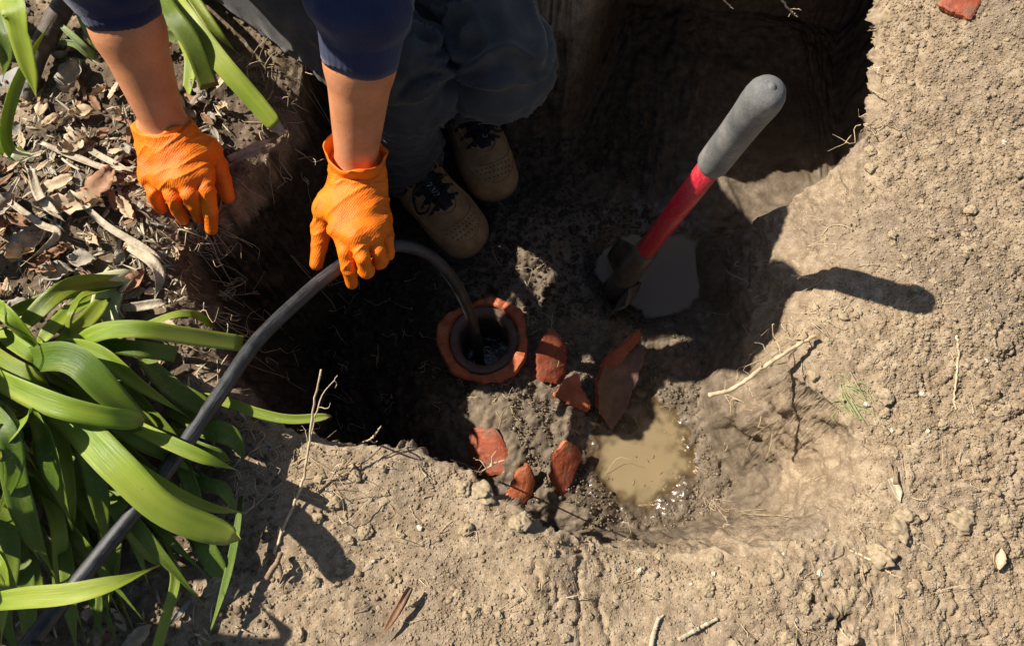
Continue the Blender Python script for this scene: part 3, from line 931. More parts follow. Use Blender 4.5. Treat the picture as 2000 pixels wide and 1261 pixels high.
# --- body: one continuous surface under the clothes
fd = Field((-.68, .06, -.42), (.06, .92, .80), .0042)
fd.cone(PEL, CHEST, .105, .115, .05); fd.cone(CHEST, NECK, .10, .055, .05); fd.cone(NECK, HEAD, .052, .05, .03)
fd.cone(SH_R, SH_L, .055, .055, .04)
for s_, e_, w_ in ((SH_R, EL_R, WR_R), (SH_L, EL_L, WR_L)):
    fd.cone(s_, e_, .046, .037, .02)
    m_ = e_ + (w_ - e_) * .34
    fd.cone(e_, m_, .037, .0395, .02); fd.cone(m_, w_, .0395, .0255, .012)
for h_, k_, a_ in ((HIP_R, KNEE_R, ANK_R), (HIP_L, KNEE_L, ANK_L)):
    fd.cone(PEL, h_, .09, .075, .03); fd.cone(h_, k_, .072, .050, .02); fd.cone(k_, a_, .046, .032, .02)
hand_into(fd, HAND_R, -.0045); hand_into(fd, HAND_L, -.0045)
# head with a face, turned down towards the hands
FW = nrm(np.array([.10, -.80, -.62])); UPV = nrm(np.array([0.02, -.60, .80])); RT = np.cross(FW, UPV)
def hp(f, u, r): return HEAD + FW * f + UPV * u + RT * r
fd.cone(hp(-.02, .045, 0), hp(.005, .03, 0), .082, .078, .03)
fd.cone(hp(.03, -.02, 0), hp(.052, -.068, 0), .058, .036, .03)
fd.cone(hp(.083, .012, 0), hp(.103, -.018, 0), .010, .013, .012)
for s_ in (-1, 1):
    fd.cone(hp(-.005, .02, s_ * .078), hp(-.008, -.02, s_ * .076), .015, .010, .008)
    fd.cone(hp(.072, -.005, s_ * .038), hp(.060, -.01, s_ * .05), .018, .018, .02)
fd.cone(hp(.083, -.048, -.018), hp(.083, -.048, .018), .009, .009, .006)
V, F = fd.mesh(); V = relax(V, F, 2)
part("body", (V, F), M['skin'], person)
part("hair", join([lathe(hp(-.022, .052, 0), UPV * .75 - FW * .66, [(0.0001, .094), (.04, .088), (.07, .066), (.087, .03), (.090, -.005), (.080, -.03), (.0001, -.03)], 28)]), M['hair'], person)
for s_ in (-1, 1):
    part("eye", lathe(hp(.076, .008, s_ * .031), FW, [(.0001, -.010), (.009, -.006), (.0105, 0), (.008, .006), (.0001, .009)], 14), M['eye'], person)

# --- gloves
def glove(hand, forearm_dir, seed, cuff_len, cuff_r, flare):
    P = np.vstack([np.array(c) for c in hand['fingers']] + [hand['wrist'][None]])
    f_ = Field(P.min(0) - .06, P.max(0) + .07, .00135)
    hand_into(f_, hand, .0008, .0012)
    w = hand['wrist']; up = nrm(forearm_dir)
    f_.cone(w - up * .012, w + up * cuff_len, cuff_r * 1.0, cuff_r + flare, .012)
    f_.cut(w + up * cuff_len, up)
    Vg, Fg = f_.mesh()
    Vg = relax(Vg, Fg, 2)
    N = vnormals(Vg, Fg)
    # creases of stretched rubber
    d = -nrm(np.mean([c[0] for c in hand['fingers'][1:]], 0) - w)
    R_ = np.stack([np.cross(d, (0, 0, 1)), d, np.array([0, 0, 1.0])], 0)
    q = (Vg - w) @ nrm(R_).T
    th = .5
    q2 = np.stack([q[:, 0] * math.cos(th) + q[:, 1] * math.sin(th), -q[:, 0] * math.sin(th) + q[:, 1] * math.cos(th), q[:, 2]], 1)
    n1 = vnoise3(q2 * np.array([22, 95, 40]) + seed, seed)
    n2 = vnoise3(q2 * np.array([45, 170, 60]) + seed * 3, seed + 5)
    ridge = (1 - np.abs(n1)) ** 3 * 0.0022 + (1 - np.abs(n2)) ** 3 * 0.0004
    tips = np.min([np.linalg.norm(Vg - c[-1], axis=1) for c in hand['fingers']], 0)
    ridge *= smooth(.012, .045, tips)
    Vg = Vg + N * (ridge - .0008)[:, None]
    grip = smooth(.0, .35, vnoise3(q * 28 + 9, seed + 9) + .35) * smooth(.035, -.02, -q[:, 1] * -1 - .0) * 0 + smooth(0.10, 0.55, N[:, 2]) * smooth(.02, -.012, q[:, 1])
    return Vg, Fg, grip

def add_grip(o, grip):
    at = o.data.attributes.new("grip", 'FLOAT', 'POINT')
    at.data.foreach_set("value", (np.clip(grip, 0, 1) * .38).astype(np.float32))

def cuff_ring(w, axis_, r0, r1, l0, l1, seed, seg=72, th=.0011, ribs=0, tilt=None):
    """open thin-walled ring of rubber or knit, wall with thickness and an uneven lip"""
    rs = np.random.RandomState(seed); ph = rs.rand(6) * 6.3
    def wob(i, t, r, h):
        e = (i if i < 6 else 11 - i) / 5.0
        k = (.0016 * math.sin(3 * t + ph[0]) + .0013 * math.sin(5 * t + ph[1]) + .0008 * math.sin(9 * t + ph[2])) * (.3 if ribs else 1)
        rb = ribs * .0004 * math.sin(t * 36)
        return k * e + rb, (.0035 * math.sin(2 * t + ph[3]) + .002 * math.sin(5 * t + ph[4])) * e * (.35 if ribs else 1)
    prof = [(r0 + (r1 - r0) * k / 5, l0 + (l1 - l0) * k / 5) for k in range(6)]
    prof += [(r - th * 1.6, h - (.0006 if j == 0 else 0)) for j, (r, h) in enumerate(prof[::-1])]
    return lathe(w, axis_, prof, seg, wob)

dir_r = EL_R - WR_R; dir_l = EL_L - WR_L
Vg, Fg, gr = glove(HAND_R, dir_r, 4, .004, .0285, .001)
g1 = part("glove", (Vg, Fg), M['glove'], person, label="orange textured glove resting on the bank"); add_grip(g1, gr)
part("rolled_cuff", cuff_ring(WR_R, dir_r, .0296, .0290, -.012, .006, 3), M['glove'], g1)
Vg, Fg, gr = glove(HAND_L, dir_l, 11, .004, .0285, .002)
g2 = part("glove", (Vg, Fg), M['glove'], person, label="orange textured glove gripping the black hose"); add_grip(g2, gr)
part("flared_cuff", cuff_ring(WR_L, dir_l, .0305, .0395, -.016, .022, 8), M['glove'], g2)

# --- sweatshirt with ribbed cuffs
CUF_R = EL_R + (WR_R - EL_R) * .10; CUF_L = EL_L + (WR_L - EL_L) * .14
fd = Field((-.72, .16, .0), (.02, .92, .66), .0048)
fd.cone(PEL + np.array([0, .0, .0]), CHEST, .135, .140, .06); fd.cone(CHEST, NECK - np.array([0, -.02, .03]), .12, .075, .05)
fd.cone(SH_R, SH_L, .072, .072, .05)
for s_, e_, c_ in ((SH_R, EL_R, CUF_R), (SH_L, EL_L, CUF_L)):
    fd.cone(s_, e_, .062, .052, .03); fd.cone(e_, c_, .052, .044, .02)
for e_, w_, c_ in ((EL_R, WR_R, CUF_R), (EL_L, WR_L, CUF_L)):
    pass
V, F = fd.mesh(); V = relax(V, F, 2); N = vnormals(V, F)
away = np.minimum(np.linalg.norm(V - CUF_R, axis=1), np.linalg.norm(V - CUF_L, axis=1))
V = V + N * ((.006 * vnoise3(V * np.array([16, 30, 34]), 3) + .004 * (1 - np.abs(vnoise3(V * np.array([26, 60, 60]), 4))) ** 2) * smooth(.035, .065, away))[:, None]
sw = part("sweatshirt", (V, F), M['navy'], person)
part("ribbed_cuff", cuff_ring(CUF_R, WR_R - EL_R, .0475, .0425, -.010, .034, 5, 144, .0022, .5), M['navy'], sw)
part("ribbed_cuff", cuff_ring(CUF_L, WR_L - EL_L, .0490, .0435, -.012, .040, 6, 144, .0022, .5), M['navy'], sw)

# --- jeans
legs = []
for h_, k_, a_ in ((HIP_R, KNEE_R, ANK_R), (HIP_L, KNEE_L, ANK_L)):
    fd = Field((-.62, .20, -.40), (.10, .92, .24), .0042)
    low = a_ + np.array([0, 0, .015])
    fd.cone(PEL, h_, .115, .098, .04); fd.cone(h_, k_, .086, .063, .03)
    mid = k_ + (low - k_) * .5
    fd.cone(k_, mid, .061, .054, .025); fd.cone(mid, low, .055, .060, .02)
    fd.cone(low, low + nrm(low - mid) * .028, .060, .062, .01)
    legs.append(fd)
fd.f = np.minimum(legs[0].f, legs[1].f)
V, F = fd.mesh(); V = relax(V, F, 2); N = vnormals(V, F)
fold = np.zeros(len(V))
for k_, a_ in ((KNEE_R, ANK_R), (KNEE_L, ANK_L)):
    dk = np.linalg.norm(V - k_, axis=1); da = np.linalg.norm(V - a_ - np.array([0, 0, .03]), axis=1)
    q = V * np.array([9, 9, 46]) + 2.2 * vnoise3(V * 11, 8)[:, None]
    fold += (1 - np.abs(vnoise3(q, 21))) ** 2 * .014 * smooth(.22, .06, np.minimum(dk, da * 1.05))
    q = V * np.array([14, 14, 60]) + 3.0 * vnoise3(V * 9, 18)[:, None]
    fold += (1 - np.abs(vnoise3(q, 31))) ** 5 * .0045 * smooth(.26, .04, np.minimum(dk, da))
V = V + N * (fold + .005 * vnoise3(V * np.array([14, 14, 22]), 5) + .002 * vnoise3(V * 60, 6) - .004)[:, None]
V[:, 2] = np.maximum(V[:, 2], -.345)
jeans = part("jeans", (V, F), M['denim'], person)
# side seams
for h_, k_, a_, s_ in ((HIP_R, KNEE_R, ANK_R, -1), (HIP_L, KNEE_L, ANK_L, 1)):
    pts = []
    for t in np.linspace(.1, .72, 16):
        c = h_ + (k_ - h_) * t
        side = nrm(np.cross(k_ - h_, (0, 0, 1))) * -1
        pts.append(c + side * (.094 - .024 * t) * .72 + np.array([0, 0, (.094 - .024 * t) * .70 + .003]))
    part("seam", tube(catmull(pts, 30), .0016, 5), M['denim'], jeans)

# --- boots
PR = [((.160, 0, .040), (.120, 0, .046), .047, .046), ((.150, -.010, .036), (.11, -.012, .042), .042, .044), ((.125, 0, .048), (.055, 0, .066), .044, .043),
      ((.085, 0, .062), (.0, 0, .112), .042, .045), ((-.040, 0, .048), (-.01, 0, .11), .040, .046), ((.05, 0, .045), (-.04, 0, .045), .046, .040), ((0, 0, .10), (-.006, 0, .165), .047, .049)]
def boot_sdf(p):
    d = None
    for a, b, r0, r1 in PR:
        a = np.array(a); b = np.array(b); e = b - a
        t = np.clip(((p - a) @ e) / e.dot(e), 0, 1)
        q = np.linalg.norm(p - a - t[:, None] * e, axis=1) - (r0 + (r1 - r0) * t)
        if d is None: d = q
        else:
            h_ = np.maximum(.02 - np.abs(d - q), 0) / .02
            d = np.minimum(d, q) - h_ * h_ * .005
    return d
def boot_top(xy, off=0.0):
    xy = np.asarray(xy, float); z = np.full(len(xy), .20); live = np.ones(len(xy), bool)
    for _ in range(60):
        d = boot_sdf(np.column_stack([xy, z])); z = np.where(d > .0003, z - np.maximum(d * .7, .0004), z)
    return np.column_stack([xy, np.maximum(z, .02) + off])
def boot_patch(P2, w2, n=14, m=7, off=.004):
    """cushioned strip laid on the upper: centre line P2 with half widths w2"""
    C = catmull(P2, n); wv = np.interp(np.linspace(0, 1, n), np.linspace(0, 1, len(w2)), w2)
    T = nrm(np.gradient(C, axis=0)); Nn = np.column_stack([-T[:, 1], T[:, 0]])
    s = np.linspace(-1, 1, m)
    xy = (C[:, None] + (wv[:, None] * s[None])[:, :, None] * Nn[:, None]).reshape(-1, 2)
    V1 = boot_top(xy); V1[:, 2] += np.tile(off * np.sqrt(np.clip(1.02 - s ** 2, 0, 1)), n)
    V0 = boot_top(xy, -.004)
    Vv = np.vstack([V1, V0]); k = n * m; Ff = []
    for i in range(n - 1):
        for j in range(m - 1):
            a = i * m + j
            Ff += [(a, a + 1, a + m + 1, a + m), (k + a, k + a + m, k + a + m + 1, k + a + 1)]
    for i in range(n - 1):
        for a, b in ((i * m, (i + 1) * m), ((i + 1) * m + m - 1, i * m + m - 1)):
            Ff.append((a, b, k + b, k + a))
    for j in range(m - 1):
        Ff += [(j + 1, j, k + j, k + j + 1), ((n - 1) * m + j, (n - 1) * m + j + 1, k + (n - 1) * m + j + 1, k + (n - 1) * m + j)]
    return Vv, Ff
fb = Field((-.11, -.075, -.005), (.225, .075, .19), .0022)
for a, b, r0, r1 in PR: fb.cone(a, b, r0, r1, .02)
fb.cut((0, 0, .014), (0, 0, -1)); fb.cut((0, 0, .165), (0, 0, 1))
BV, BF = fb.mesh(); BV = relax(BV, BF, 2)
out = [(.214, 0), (.208, .026), (.190, .044), (.155, .053), (.11, .050), (.06, .043), (.0, .043), (-.05, .044), (-.078, .033), (-.090, .0)]
out = out + [(x, -y * .94) for x, y in out[-2:0:-1]]
so = catmull(np.array(out + out[:1], float), 97)[:-1]
so = so + nrm(so - np.array([.06, 0])) * (.0022 * np.sign(np.sin(np.arange(96) * math.pi / 2 + .4)))[:, None]
SV = np.vstack([np.column_stack([so * f + np.array([.06, 0]) * (1 - f), np.full(96, z)]) for f, z in ((.96, 0), (1.0, .006), (1.0, .020), (.95, .026))] + [np.array([[.06, 0, 0], [.06, 0, .026]])])
SF = [(r * 96 + j, r * 96 + (j + 1) % 96, (r + 1) * 96 + (j + 1) % 96, (r + 1) * 96 + j) for r in range(3) for j in range(96)]
SF += [(384, (j + 1) % 96, j) for j in range(96)] + [(385, 288 + j, 288 + (j + 1) % 96) for j in range(96)]
def text_mesh(txt, size):
    cu = bpy.data.curves.new("txt", 'FONT'); cu.body = txt; cu.size = size; cu.extrude = .0004; cu.align_x = 'CENTER'; cu.align_y = 'CENTER'
    ob = bpy.data.objects.new("txt", cu); COL.objects.link(ob)
    dg = bpy.context.evaluated_depsgraph_get(); dg.update()
    m = bpy.data.meshes.new_from_object(ob.evaluated_get(dg))
    Vt = np.array([v.co[:] for v in m.vertices]); Ft = [tuple(p.vertices) for p in m.polygons]
    bpy.data.objects.remove(ob); bpy.data.meshes.remove(m)
    return Vt, Ft
def build_boot(tip, dirv, zf, texts, flip):
    c = np.array([tip[0], tip[1], zf]) - dirv * .212
    def T(Vl):
        Vl = np.asarray(Vl, float); side = np.array([-dirv[1], dirv[0], 0])
        return c + Vl[:, :1] * dirv + flip * Vl[:, 1:2] * side + Vl[:, 2:3] * np.array([0, 0, 1.0])
    def fl(Ff): return [tuple(f) for f in Ff] if flip > 0 else [tuple(f)[::-1] for f in Ff]
    b = part("boot", (T(BV), BF if flip > 0 else BF[:, ::-1]), M['boot'], person)
    part("sole", (T(SV), fl(SF)), M['sole'], b)
    # toe cap line and side panels
    cap = [(.095, .050), (.140, .040), (.158, .014), (.158, -.014), (.140, -.038), (.095, -.046)]
    part("toe_seam", (lambda vf: (T(vf[0]), fl(vf[1])))(tube(boot_top(catmull(np.array(cap), 34), .0004), .0013, 6)), M['boot'], b)
    cap2 = [(.070, .046), (.120, .046), (.172, .034), (.192, .0), (.172, -.033), (.120, -.043), (.070, -.042)]
    part("toe_seam", (lambda vf: (T(vf[0]), fl(vf[1])))(tube(boot_top(catmull(np.array(cap2), 40), .0002), .0012, 6)), M['boot'], b)
    collar = [(-.02, .040), (.03, .036), (.10, .029), (.134, .012), (.134, -.012), (.10, -.029), (.03, -.036), (-.02, -.040)]
    part("facing", (lambda vf: (T(vf[0]), fl(vf[1])))(tube(boot_top(catmull(np.array(collar), 40), .0006), .0022, 6)), M['boot'], b)
    part("tongue", (lambda vf: (T(vf[0]), fl(vf[1])))(boot_patch([(.128, 0), (.09, 0), (.04, 0), (-.01, 0)], [.010, .021, .022, .020])), M['black'], b)
    tg = part("lace_tab", (lambda vf: (T(vf[0]), fl(vf[1])))(boot_patch([(.122, .003), (.085, .005), (.035, .004)], [.006, .0095, .0095], 12, 5, .0085)), M['black'], b)
    for i, x in enumerate((.116, .096, .076, .056)):
        for s_ in (-1, 1):
            y = .020 + .010 * (i / 3)
            part("eyelet_loop", (lambda vf: (T(vf[0]), fl(vf[1])))(boot_patch([(x, s_ * (y - .006)), (x - .002, s_ * (y + .004)), (x - .003, s_ * (y + .014))], [.0055, .004, .0012], 6, 5, .0035)), M['black'], b)
        if i < 3:
            for s_ in (-1, 1):
                ln = catmull(np.array([(x, s_ * (.022 + .01 * i / 3)), (x - .009, 0), (x - .02, -s_ * (.024 + .01 * i / 3))]), 12)
                pz = boot_top(ln, .0095)
                part("lace", (lambda vf: (T(vf[0]), fl(vf[1])))(tube(pz, .0019, 6)), M['black'], b)
    loop = catmull(np.array([(.075, .008), (.070, .032), (.092, .046), (.108, .034), (.098, .012)]), 22)
    part("lace", (lambda vf: (T(vf[0]), fl(vf[1])))(tube(boot_top(loop, .010), .0019, 6)), M['black'], b)
    # ventilation holes
    hv = []
    for i in range(3):
        for j in range(-5, 6):
            x = .164 + .0088 * i - .0011 * j * j * .35; y = j * .0078 + (.0039 if i % 2 else 0)
            if abs(y) < .036 - .004 * i: hv.append((x, y))
    pz = boot_top(np.array(hv), .0)
    part("vent_hole", (lambda vf: (T(vf[0]), fl(vf[1])))(join([lathe(p + np.array([0, 0, -.0008]), (p[0] - .1, p[1] * 1.6, .09), [(.0001, .0016), (.0013, .0014), (.0016, -.001)], 8) for p in pz])), M['sole'], b)
    for txt, size, cx in texts:
        Vt, Ft = text_mesh(txt, size)
        xy = np.column_stack([cx + Vt[:, 0] * 1.0, .0045 + flip * Vt[:, 1] * 1.0]) if True else None
        P = boot_top(xy); P[:, 2] += .0094
        part("printed_mark", (T(P), Ft), M['whiteprint'], tg, smooth_shade=False) if False else part("printed_mark", (T(P), fl(Ft)), M['whiteprint'], b, smooth_shade=False)
build_boot(TIP_R, R_DIR, FLOOR_R, [("73/3", .0150, .092), ("3", .0135, .060)], -1)
build_boot(TIP_L, L_DIR, FLOOR_L, [("73/23", .0130, .078), ("Q", .0120, .112)], 1)
# ------------------------------------------------------------------ hose
HP = [np.array([-3.2, -1.5, .014]), np.array([-2.2, -1.35, .014]), np.array([-1.4, -1.0, .016]), np.array([-.95, -.70, .040]), W(-20, 1345, .115), W(60, 1250, .120), W(180, 1102, .108), W(320, 925, .092), W(432, 765, .074), W(500, 668, .058), W(590, 580, .030), W(655, 527, .010), W(705, 497, -.004),
      W(760, 480, -.016), W(815, 487, -.048), W(862, 518, -.100), W(898, 568, -.170), W(920, 618, -.245), W(931, 662, -.330), W(936, 700, -.430), W(940, 722, -.500)]
P = catmull(HP, 200)
V, F = tube(P, .0090, 20)
seglen = np.concatenate([[0], np.cumsum(np.linalg.norm(np.diff(P, axis=0), axis=1))])
uv = np.array([(s_ * 20, a / 20.) for s_ in seglen for a in range(20)] + [(0, 0), (0, 0)])
hose = single("hose", (V, F), M['hose'], "black rubber hose running from the plants through the glove into the pipe", "hose", loc=HP[12], uv=uv)

# ------------------------------------------------------------------ clay pipe
PC = W(944, 660, -.325); PAX = nrm(np.array([-.02, -.06, 1.0]))
pipe = thing("clay_pipe", "upright broken terracotta drain pipe with the hose inside", "pipe", (PC[0], PC[1], -.55))
rs = np.random.RandomState(5); ph = rs.rand(12) * 6.3
def hubw(i, t, r, h):
    poly = .0055 * (abs(math.sin(2.5 * t + .4)) - .6)
    brk = .004 * math.sin(2 * t + ph[0]) + .0022 * math.sin(5 * t + ph[1]) + .0016 * math.sin(11 * t + ph[2]) + .0014 * math.sin(23 * t + ph[3])
    chip = -.015 * max(0, math.cos(t - 1.9)) ** 14 - .011 * max(0, math.cos(t - 4.4)) ** 26 - .008 * max(0, math.cos(t - .2)) ** 40
    o = i in (0, 1, 2, 3, 4)
    return ((poly + chip * .8 + .0008 * math.sin(17 * t + ph[4])) if o else .0006 * math.sin(9 * t + ph[5] + i)), ((brk + chip) * (1.0 if i in (2, 3, 4, 5, 6) else 0.2))
part("pipe_hub", lathe(PC, PAX, [(.066, -.20), (.073, -.06), (.0805, -.010), (.0800, -.002), (.0770, .0015), (.0640, .0005), (.0615, -.003), (.0595, -.018), (.0585, -.045), (.055, -.20)], 96, hubw), M['clayhub'], pipe, smooth_shade=False)
part("inner_pipe", lathe(PC, PAX, [(.0600, -.060), (.0605, -.018), (.0590, -.010), (.0520, -.0125), (.0460, -.016), (.0435, -.020), (.0425, -.030), (.042, -.24)], 72,
     lambda i, t, r, h: (.0006 * math.sin(7 * t + i), .0014 * math.sin(3 * t + ph[6]) + .0008 * math.sin(8 * t + ph[7]) if i < 6 else 0)), M['claygray'], pipe)
wv = lathe(PC, PAX, [(.0001, -.155), (.016, -.155), (.032, -.155), (.0425, -.155)], 60, lambda i, t, r, h: (0, 0))
wv = (wv[0] + np.column_stack([np.zeros(len(wv[0])), np.zeros(len(wv[0])), .0005 * vnoise3(wv[0] * 90, 4)]), wv[1])
part("drain_water", wv, M['blackwater'], pipe)

# ------------------------------------------------------------------ broken pieces of the pipe
def shard(outline, R, thick, c, ex, ey, seed, mats, rings=7):
    """curved piece of a pipe wall: outline in metres in the plane (ex, ey), bent about ey with radius R"""
    rs = np.random.RandomState(seed)
    ol = np.array(outline, float)
    n = 56
    t = np.concatenate([[0], np.cumsum(np.linalg.norm(np.diff(np.vstack([ol, ol[:1]]), axis=0), axis=1))])
    tt_ = np.linspace(0, t[-1], n, endpoint=False)
    cl_ = np.vstack([ol, ol[:1]])
    e = np.column_stack([np.interp(tt_, t, cl_[:, k]) for k in range(2)])
    e += rs.randn(n, 2) * .0011
    ex = nrm(ex); ey = nrm(ey - ex * np.dot(ey, ex)); ez = np.cross(ex, ey)
    def bend(p, off):
        a = p[:, 0] / R
        r = R + off
        return np.asarray(c) + (np.sin(a) * r)[:, None] * ex + p[:, 1:2] * ey + (np.cos(a) * r - R)[:, None] * ez
    ctr = e.mean(0)
    Vs = []; Ff = []
    for side in (0, 1):
        off = thick / 2 if side == 0 else -thick / 2
        for k in range(rings):
            f = 1 - k / rings
            q = ctr + (e - ctr) * (f if k else (1.0 if side == 0 else .965))
            w = .0008 * vnoise3(np.column_stack([q * 90, np.full(n, seed + side * 3.)]), seed)
            Vs.append(bend(q, off + w - (.0012 if k == 0 else 0) * (1 if side == 0 else -1)))
        Vs.append(bend(ctr[None], np.array([off])))
    Vv = np.vstack(Vs); blk = rings * n + 1
    fm = []
    for side in (0, 1):
        b = side * blk
        for k in range(rings - 1):
            for j in range(n):
                q = (b + k * n + j, b + k * n + (j + 1) % n, b + (k + 1) * n + (j + 1) % n, b + (k + 1) * n + j)
                Ff.append(q if side == 0 else q[::-1]); fm.append(0)
        for j in range(n):
            q = (b + (rings - 1) * n + j, b + (rings - 1) * n + (j + 1) % n, b + rings * n)
            Ff.append(q if side == 0 else q[::-1]); fm.append(0)
    for j in range(n):
        Ff.append((j, blk + j, blk + (j + 1) % n, (j + 1) % n)); fm.append(1)
    return (Vv, Ff), fm
def add_shard(outline, R, th, c, ex, ey, seed, label, mats=('clay', 'clayclean')):
    vf, fm = shard(outline, R, th, c, np.array(ex, float), np.array(ey, float), seed, mats)
    single("pipe_shard", vf, [M[mats[0]], M[mats[1]]], label, "pipe shard", group="broken pieces of the clay pipe", fmat=fm, smooth_shade=False)
S1 = [(-.024, -.040), (.012, -.050), (.030, -.030), (.028, .012), (.010, .040), (-.004, .052), (-.014, .036), (-.026, .010)]
add_shard(S1, .07, .0115, on_ground(1074, 705, .034), (1, .15, -.25), (.05, .86, .50), 1, "upright red clay shard standing just right of the pipe mouth")
S2 = [(-.030, -.012), (-.014, .024), (.006, .034), (.014, .012), (.036, -.010), (.034, -.026), (.004, -.022)]
add_shard(S2, .08, .0115, on_ground(1116, 770, .012), (.9, -.25, .12), (.25, .9, .3), 2, "small bright orange clay shard beside the large dark shard", ('clayclean', 'clayclean'))
S3 = [(-.004, -.078), (-.036, -.040), (-.044, .005), (-.030, .044), (.002, .052), (.038, .074), (.046, .060), (.036, .014), (.020, -.040)]
add_shard(S3, -.085, .0115, on_ground(1200, 760, .030), (.93, .05, -.25), (.05, .88, .42), 3, "largest clay shard, leaf shaped with a dark stained inner face", ('claygray', 'clay'))
S3b = [(-.042, -.012), (-.020, .012), (.012, .020), (.044, .030), (.046, .016), (.012, .002), (-.012, -.014)]
add_shard(S3b, .09, .012, on_ground(1204, 712, .056), (.9, .35, .12), (-.25, .75, .55), 8, "thin curved clay strip topping the large dark shard", ('clay', 'clayclean'))
S4 = [(-.030, -.038), (.022, -.044), (.036, -.006), (.026, .036), (-.014, .044), (-.036, .012)]
add_shard(S4, .075, .0115, on_ground(952, 885, .024), (.85, .1, .38), (-.1, .9, .3), 4, "dull red clay shard in shadow behind the pale rootlets")
S5 = [(-.022, -.030), (.004, -.042), (.024, -.012), (.020, .014), (.002, .038), (-.016, .024)]
add_shard(S5, .06, .0115, on_ground(1018, 950, .022), (.85, -.1, -.42), (.12, .9, .34), 5, "small orange clay shard striped with shadow near the bottom rim", ('clayclean', 'clay'))
S6 = [(-.012, -.050), (-.030, -.012), (-.022, .030), (.002, .048), (.028, .030), (.034, .006), (.018, -.004), (.010, -.026)]
add_shard(S6, .08, .0115, on_ground(1102, 918, .024), (.86, .25, -.35), (.08, .88, .40), 6, "red clay shard with a chipped edge beside the brown puddle", ('clay', 'clayclean'))
S7 = [(-.030, -.004), (-.012, .026), (.020, .022), (.030, .004), (.012, -.030), (-.004, -.022)]
pp = on_ground(1868, 14, .008)
add_shard(S7, .09, .012, pp, (1, -.1, .1), (.1, 1, .1), 7, "red clay shard lying alone on the dry ground near the top edge")

# ------------------------------------------------------------------ shovel standing in the pool
HT = np.array([.247, .133, .312]); HB = W(1262, 488, -.155)
ax = nrm(HT - HB); L = np.linalg.norm(HT - HB)
shovel = thing("shovel", "shovel with dusty grey grip and red shaft standing in the pool", "shovel", (HB[0], HB[1], -.48))
def shaft_profile(lst): return lathe(HB, ax, lst, 36)
gl0 = L * .655
part("grip", shaft_profile([(.0150, gl0 - .004), (.0178, gl0), (.0190, gl0 + .004), (.0192, gl0 + .02), (.0188, gl0 + .06), (.0192, L - .05), (.0202, L - .026), (.0203, L - .014), (.0193, L - .005), (.0165, L + .002), (.011, L + .0066), (.0050, L + .0085), (.0038, L + .0087), (.0030, L + .0102), (.0001, L + .0106)]), M['grip'], shovel)
part("shaft", shaft_profile([(.0001, -.03), (.0152, -.028), (.0150, .0), (.0148, .1), (.0146, gl0 + .01), (.0001, gl0 + .011)]), M['red'], shovel)
part("collar", shaft_profile([(.0153, .004), (.0172, .003), (.0176, -.002), (.0172, -.007), (.0153, -.009)]), M['collar'], shovel)
dn = -ax
sock = [HB + ax * .004, HB + dn * .07, HB + dn * .15, HB + dn * .23]
part("socket", tube(catmull(sock, 14), np.linspace(.0185, .024, 14), 20), M['steel'], shovel)
# blade: dished steel sheet with turned foot steps, most of it under the water
bx = nrm(np.array([-.14, -.99, 0.02])); bx = nrm(bx - ax * bx.dot(ax)); bz = np.cross(bx, ax)
rows = [(.135, .026), (.146, .062), (.158, .074), (.19, .080), (.24, .080), (.29, .064), (.33, .030), (.345, .004)]
Vb = []; nb = 13
for side in (0, 1):
    for d_, hw in rows:
        for j in range(nb):
            s_ = -1 + 2 * j / (nb - 1)
            dish = .022 * s_ * s_ - (.020 if d_ < .15 and abs(s_) > .3 else 0)
            if s_ > 0: hw = hw * .86 if j == 7 else hw
            Vb.append(HB + dn * d_ + bx * hw * s_ + bz * (dish - .010 + (.0022 if side else 0)) + bz * .035 * max(0, d_ - .16))
Vb = np.array(Vb); k = len(rows) * nb; Fb = []
for i in range(len(rows) - 1):
    for j in range(nb - 1):
        a = i * nb + j; q = (a, a + 1, a + nb + 1, a + nb)
        Fb += [q, tuple(k + t for t in q[::-1])]
for j in range(nb - 1):
    Fb += [(j + 1, j, k + j, k + j + 1)]; a = (len(rows) - 1) * nb + j; Fb += [(a, a + 1, k + a + 1, k + a)]
for i in range(len(rows) - 1):
    a = i * nb; Fb += [(a, a + nb, k + a + nb, k + a)]; a += nb - 1; Fb += [(a + nb, a, k + a, k + a + nb)]
part("blade", (Vb, Fb), M['steel'], shovel)
